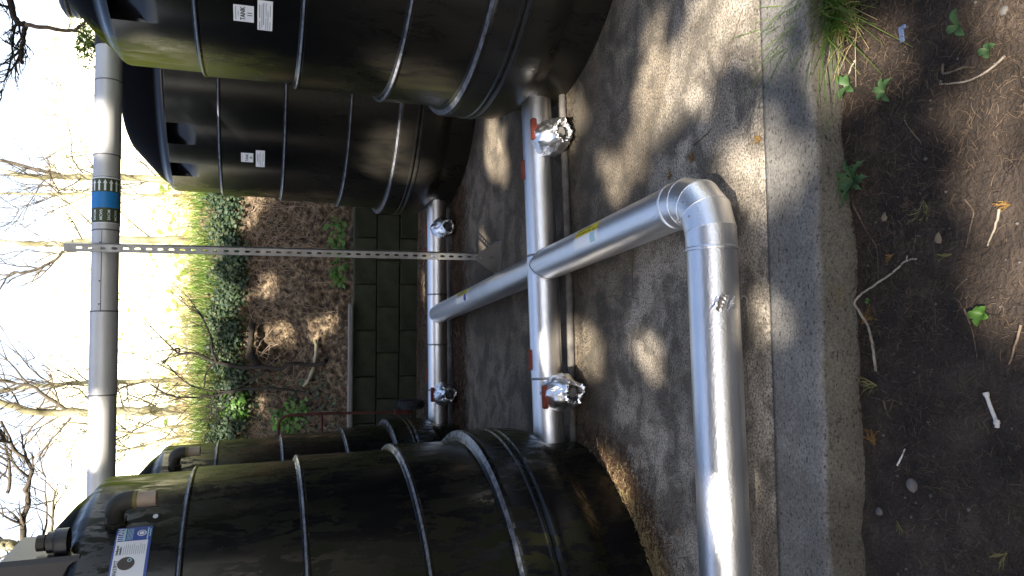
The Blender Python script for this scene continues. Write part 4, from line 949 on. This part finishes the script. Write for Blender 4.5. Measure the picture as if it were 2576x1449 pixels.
bn = [Z4(1652, 65, 966), Z4(1680, 150, 966), Z4(1710, 230, 966), Z4(1742, 300, 966)]; q = [soil_at(a, b, .006) for a, b in bn]; q = wob(q, 4, 0, random); m_ = len(q)
mb = MB(); mb.tube(q, [.0072 if k < 2 or k > m_ - 3 else .0045 for k in range(m_)], 8); mb.tube([q[-1] - Vector((.009, 0, 0)), q[-1] + Vector((.009, 0, 0))], .0055, 6); tag(obj('bone', mb, M_BONE), 'white bone-like stick with knobbed ends lying on dark soil', 'bone')
stick([(1868, 22), (1840, 110), (1815, 175), (1803, 213)], .0022, M_STICKD, 'fine straight twig on the sunny concrete at the right', z=0, seed=13)
stick([(1510, 766), (1535, 745), (1570, 745), (1608, 753)], .0028, M_STICKD, 'arched twig on the concrete inside the pipe corner', z=0, seed=14)
stick([(1593, 626), (1591, 690), (1593, 743)], .0026, M_STICKD, 'straight twig on the concrete under the labelled pipe', z=0, seed=15)
stick([(1578, 686), (1555, 715), (1538, 740)], .002, M_STICKD, 'small slanted twig meeting the arched twig', z=0, seed=16)
stick([(1745, 365), (1775, 340), (1790, 325)], .003, M_STICKD, 'short twig with dry needles on the concrete right of the elbow', z=0, seed=17)
stick([(1526, 355), (1532, 390)], .003, M_STICKD, 'tiny twig on the concrete below the sunlit foil valve', z=0, seed=18)
stick([(1878, 920), (1882, 1010)], .0016, M_STICKD, 'hair-thin straw along the near pipe edge', z=0, seed=19)
mb = MB(); q = [atz(1858, 760, .004), atz(1885, 762, .01)]; mb.tube(wob([atz(1855, 768, .05), atz(1868, 745, .03), atz(1880, 752, .012), atz(1876, 766, .006)], 4, .001, random), .0022, 5)
tag(obj('wire_end', mb, M_GALVD), 'bent wire end poking from under the near pipe', 'wire')
def spray(px, py, ang, L, mt, lab, n=9, z=None, spread=.9, seed=0):
    rg = random.Random(seed); c = soil_at(px, py, .006) if z is None else atz(px, py, z + .006); mb = MB(); a0 = R(ang)
    def seg(p, a, l, w, dep):
        q = p + Vector((math.cos(a) * l, math.sin(a) * l, rg.uniform(-.003, .006))); s = Vector((-math.sin(a), math.cos(a), .2)) * w
        mb.add([p - s, p + s, q + s * .5, q - s * .5], [(0, 1, 2, 3)])
        if dep:
            for k in range(3): seg(p.lerp(q, .3 + .35 * k), a + rg.choice((-1, 1)) * rg.uniform(.25, .7) * spread, l * rg.uniform(.4, .65), w * .8, dep - 1)
    for k in range(n): seg(c, a0 + (k - n / 2) / n * spread, L * rg.uniform(.5, .8), .0016, 2)
    tag(obj('cedar_sprig', mb, mt), lab, 'sprig', 'dry cedar sprigs on the ground')
spray(2098, 772, -55, .075, M_CEDAR, 'orange fan of dry cedar lying over the kerb edge', 9, None, .9, 1)
spray(2330, 505, 200, .06, M_CEDARY, 'yellow-green cedar frond on the soil between twigs', 3, None, 1.4, 2)
spray(2250, 640, 130, .03, M_CEDAR, 'tiny orange cedar tip above the pale forked stick', 4, None, .8, 3)
spray(2402, 640, 100, .045, M_CEDARY, 'yellow cedar frond lying right of the forked stick', 3, None, .6, 4)
spray(2165, 815, -40, .05, M_CEDAR, 'rust brown cedar tip under the crooked stick', 4, None, .9, 5)
spray(2210, 970, 100, .06, M_CEDARY, 'branching yellow sprig near the kerb, lower left', 3, None, 1.1, 6)
spray(2255, 1310, 230, .035, M_CEDARY, 'greenish sprig between two pebbles', 3, None, .8, 7)
spray(2195, 1120, 30, .05, M_CEDAR, 'brown feathery sprig by the notch in the kerb', 6, None, 1.2, 8)
spray(2095, 165, 60, .03, M_CEDARY, 'yellow tip at the kerb foot by the grass tuft', 5, None, .8, 9)
spray(2100, 222, 60, .04, M_CEDARY, 'curved yellow frond at the kerb foot by the pale twig', 5, None, .5, 10)
spray(1740, 410, 20, .04, M_CEDAR, 'orange brown sprig on the concrete right of the elbow', 6, 0, 1.2, 11)
spray(1690, 440, 90, .03, M_CEDAR, 'small rusty sprig on the concrete touching the elbow', 6, 0, 1.2, 12)
spray(1915, 350, 90, .03, M_CEDAR, 'rusty sprig on the joint between slab and kerb', 5, 0, 1.2, 13)
spray(2540, 1390, 150, .05, M_CEDARY, 'pale yellow sprig at the bottom left corner', 3, None, .8, 14)
spray(2550, 515, 100, .03, M_CEDAR, 'orange sprig at the edge of the bottom sun patch', 4, None, .8, 15)
def weed(px, py, n, L, wd, lab, seed, lobed=False, mt=None):
    rg = random.Random(seed); c = soil_at(px, py, .004); t = thing('weed', lab, 'weed', c, 'weeds growing in the soil')
    a0 = rg.uniform(0, 6)
    for k in range(n):
        a = a0 + 2 * PI * k / n + rg.uniform(-.35, .35); l = L * .8 * rg.uniform(.6, 1.1); d = Vector((math.cos(a), math.sin(a), 0)); s = Vector((-d.y, d.x, 0)); mb = MB(); vs = []; m_ = 9
        for i in range(m_ + 1):
            u = i / m_; w_ = wd * math.sin(PI * min(1, u * .9 + .06)) ** .8 * (1 if not lobed else (1.25 if i % 2 else .45)); w_ = w_ if i < m_ else .0004
            zc = .035 * math.sin(u * 2.2) * l / .08; p = c + d * l * u + Vector((0, 0, zc))
            vs += [p - s * w_ + Vector((0, 0, w_ * .5)), p, p + s * w_ + Vector((0, 0, w_ * .5))]
        fs = []
        for i in range(m_): fs += [(3 * i, 3 * i + 1, 3 * i + 4, 3 * i + 3), (3 * i + 1, 3 * i + 2, 3 * i + 5, 3 * i + 4)]
        mb.add(vs, fs, True); obj('leaf', mb, mt or M_WEED, t)
weed(2163, 455, 14, .10, .010, 'jagged dandelion rosette, the largest weed beside the kerb', 1, True)
weed(2147, 215, 4, .06, .012, 'two-leaved weed lying by the straight pale twig', 2)
weed(2236, 232, 5, .055, .009, 'star-shaped weed alone in the dark soil', 4)
weed(2428, 70, 3, .055, .011, 'upright broad-leaved seedling near the top right of the soil', 5)
weed(2500, 128, 4, .035, .009, 'tiny seedling beside the bleached slanting stick', 6)
weed(2480, 790, 5, .045, .010, 'bright green weed near the sunny patch at the bottom', 7, mt=M_LEAF)
weed(2183, 757, 2, .018, .007, 'single round green leaf by the bend of the crooked stick', 9, mt=M_LEAF)
tu = thing('grass_tuft', 'tuft of long green and straw-coloured grass growing over the kerb', 'grass tuft', soil_at(2100, 15))
cen = soil_at(2115, 5); a = RNG.normal(0, 1, (330, 3)) * (.05, .03, 0) + np.array(cen); npobj('blade', blades(a, .15, .0030, 1.3, dirn=(-.5, .1, 0)), 8, M_GRASS, tu, faces=BF)
a = RNG.normal(0, 1, (110, 3)) * (.045, .03, 0) + np.array(soil_at(2130, 25)); npobj('dry_blade', blades(a, .08, .0015, 1.6, dirn=(-.4, -.3, 0)), 8, M_STRAW, tu, faces=BF)
c = soil_at(2273, 87, .006); mb = MB(); mb.box(c, (.045, .016, .006), Matrix.Rotation(R(8), 3, 'Z'), bev=.002); mb.box(c + Vector((.018, -.009, .001)), (.012, .012, .006), bev=.002)
tag(obj('plastic_piece', mb, M_PLASTIC), 'small blue grey plastic scrap lying on dark soil', 'plastic scrap')
for k, (px, py, z, lab) in enumerate(((2372, 600, None, 'curled tan leaf among the needles, right part of soil'), (2105, 365, None, 'brown leaf stuck at the kerb foot below the pale twig'), (1706, 1340, 0, 'pale dead leaf fragment on the concrete'), (2230, 545, None, 'tan leaf scrap above the thin dark stick'))):
    c = soil_at(px, py, .006) if z is None else atz(px, py, .004); mb = MB(); n_ = 10; rg = random.Random(k)
    mb.add([c + Vector((0, 0, .003))] + [c + Vector((math.cos(2 * PI * q / n_) * .016 * rg.uniform(.7, 1.1), math.sin(2 * PI * q / n_) * .011 * rg.uniform(.7, 1.2), rg.uniform(-.002, .006))) for q in range(n_)], [(0, 1 + q, 1 + (q + 1) % n_) for q in range(n_)], True)
    tag(obj('dead_leaf', mb, M_DEADLEAF), lab, 'leaf', 'dead leaves')

# ------------------------------------------------------------------ evergreens that shade the pad
def Sp(v): return np.array(v)
e1 = np.cross(np.array(SD), (0, 0, 1.)); e1 /= np.linalg.norm(e1); e2 = np.cross(e1, np.array(SD))
HOLES = []  # gaps shaped into the unseen crowns so sun spots land at set points
def hole(p, r, r2=None): p = np.array(p); HOLES.append((p @ e1, p @ e2, r, r2 or r))
for px, py, z, r in ((1708, 222, 0, .09), (1725, 195, 0, .11), (1750, 155, 0, .10), (1775, 115, 0, .075), (1800, 85, 0, .065), (1835, 65, 0, .08), (1864, 42, 0, .11), (1888, 15, 0, .12), (1895, -12, 0, .11), (1800, 4, 0, .06), (1646, 168, 0, .06), (1545, 470, 0, .05), (1468, 890, 0, .11), (1450, 850, 0, .07),
                     (1232, 325, 0, .055), (1258, 362, 0, .055), (1238, 425, 0, .045), (1270, 428, 0, .06), (1215, 615, 0, .05), (1545, 430, 0, .06), (1955, 415, 0, .06), (1885, 435, 0, .07), (1600, 398, 0, .05), (1640, 300, 0, .04), (1435, 268, 0, .07), (1455, 300, 0, .06), (1400, 330, .1, .08), (2150, 165, -.1, .07), (2570, 15, -.1, .08),
                     (2565, 490, -.1, .07), (2510, 260, -.1, .05), (1803, 1285, .2, .03), (2572, 760, -.1, .05), (1560, 1215, 0, .06), (1520, 1175, 0, .05), (1930, 800, 0, .05), (1640, 900, 0, .04)):
    hole(atz(px, py, z), r)
for px, py, y, r in ((275, 330, 5.1, .10), (270, 300, 5.1, .05), (240, 1060, 4.9, .12), (245, 1120, 4.9, .08)): hole(at(px, py, y), r)
for px, py, r in ((690, 712, .075), (800, 828, .09), (690, 845, .08), (665, 850, .05), (845, 800, .045), (600, 740, .12), (625, 525, .16), (650, 505, .12), (585, 900, .06), (600, 1000, .10), (560, 700, .1), (655, 1010, .06)): hole(on_bank(px, py), r)
for key, rad, q in (('RF', 1.05, ((1000, 175, .07), (1035, 190, .075), (1068, 205, .07))), ('RR', 1.06, ((1000, 395, .11), (985, 350, .08), (1020, 430, .08), (955, 420, .07)))):
    cx, cy = TANKS[key]
    for px, py, r in q:
        v = ray(px, py); a = v.x ** 2 + v.y ** 2; b = -(cx * v.x + cy * v.y); c = cx * cx + cy * cy - rad * rad; D_ = b * b - a * c
        if D_ > 0: hole(CAM + v * ((-b - math.sqrt(D_)) / a), r)
HA = np.array(HOLES)
DY = -SD.y / SD.z; DX = -SD.x / SD.z                          # drift of a sun ray per metre it falls
def canopy(label, bx, by, xr, seed):
    t = thing('conifer_tree', label, 'tree', (bx, by, -.4), 'evergreens that shade the pad'); rg = np.random.default_rng(seed)
    mb = MB(); b = Vector((bx, by, -.4)); mb.tube([b, b + Vector((0, 0, 7)), b + Vector((0, 0, 14))], [.35, .26, .06], 12)
    n = 46000; C = np.stack([rg.uniform(*xr, n), rg.uniform(-13.5, 1.0, n), rg.uniform(8.6, 10.8, n)], 1)
    a = C @ e1; q = C @ e2; ok = np.ones(n, bool)
    for ha, hb, r, r2 in HA: ok &= ((a - ha) ** 2 + (q - hb) ** 2) > (r + .09) ** 2
    xh = C[:, 0] + (C[:, 2] - 1.9) * DX; yh = C[:, 1] + (C[:, 2] - 1.9) * DY
    ok &= (yh < 8.75 + .7 * fbm(xh, xh * 0, .8, 3, 3)) & (yh > -2.5)
    C = C[ok]
    for k in range(12):
        e = C[rg.integers(len(C))]; mb.tube([b + Vector((0, 0, 8 + k * .3)), Vector((bx * .5 + e[0] * .5, by * .5 + e[1] * .5, 9.7)), Vector(e)], [.07, .05, .015], 6)
    obj('trunk', mb, M_BARK, t); npobj('crown', leaf_cloud(C, .24, np.array(SD), .75, .2, rg), 4, M_CONIFER, t)
canopy('tall dark evergreen behind the viewer overhanging the pad from the right', 3.5, -8, (-3.0, 5.5), 41); canopy('tall dark evergreen behind the viewer overhanging the pad from the left', -8.5, -8, (-11, -3.0), 42)
def backtree(label, x, y, hgt, rad, seed):
    rg = np.random.default_rng(seed); t = thing('conifer_tree', label, 'tree', (x, y, -.4), 'evergreens behind the viewer')
    mb = MB(); mb.tube([(x, y, -.42), (x, y, hgt * .5), (x, y, hgt)], [.3, .2, .03], 10); obj('trunk', mb, M_BARK, t)
    n = 2600; h_ = rg.random(n) ** .9; r_q = rad * (1 - h_ * .85) * np.sqrt(rg.random(n)); a = rg.uniform(0, 2 * np.pi, n)
    npobj('crown', leaf_cloud(np.stack([x + r_q * np.cos(a), y + r_q * np.sin(a), .6 + h_ * (hgt - .6)], 1), .7, asp=.5, rg=rg), 4, M_CONIFER, t)
for k, (x, y, hh, rr) in enumerate(((-14, -12, 9, 3.4), (-7.5, -14, 10, 3.4), (0, -13, 9, 3.4), (7, -12, 9, 3.4), (13, -8, 9, 3.4))):
    backtree('dark conifer of the row behind the viewer, number %s from the left' % ['one', 'two', 'three', 'four', 'five'][k], x, y, hh, rr, 60 + k)
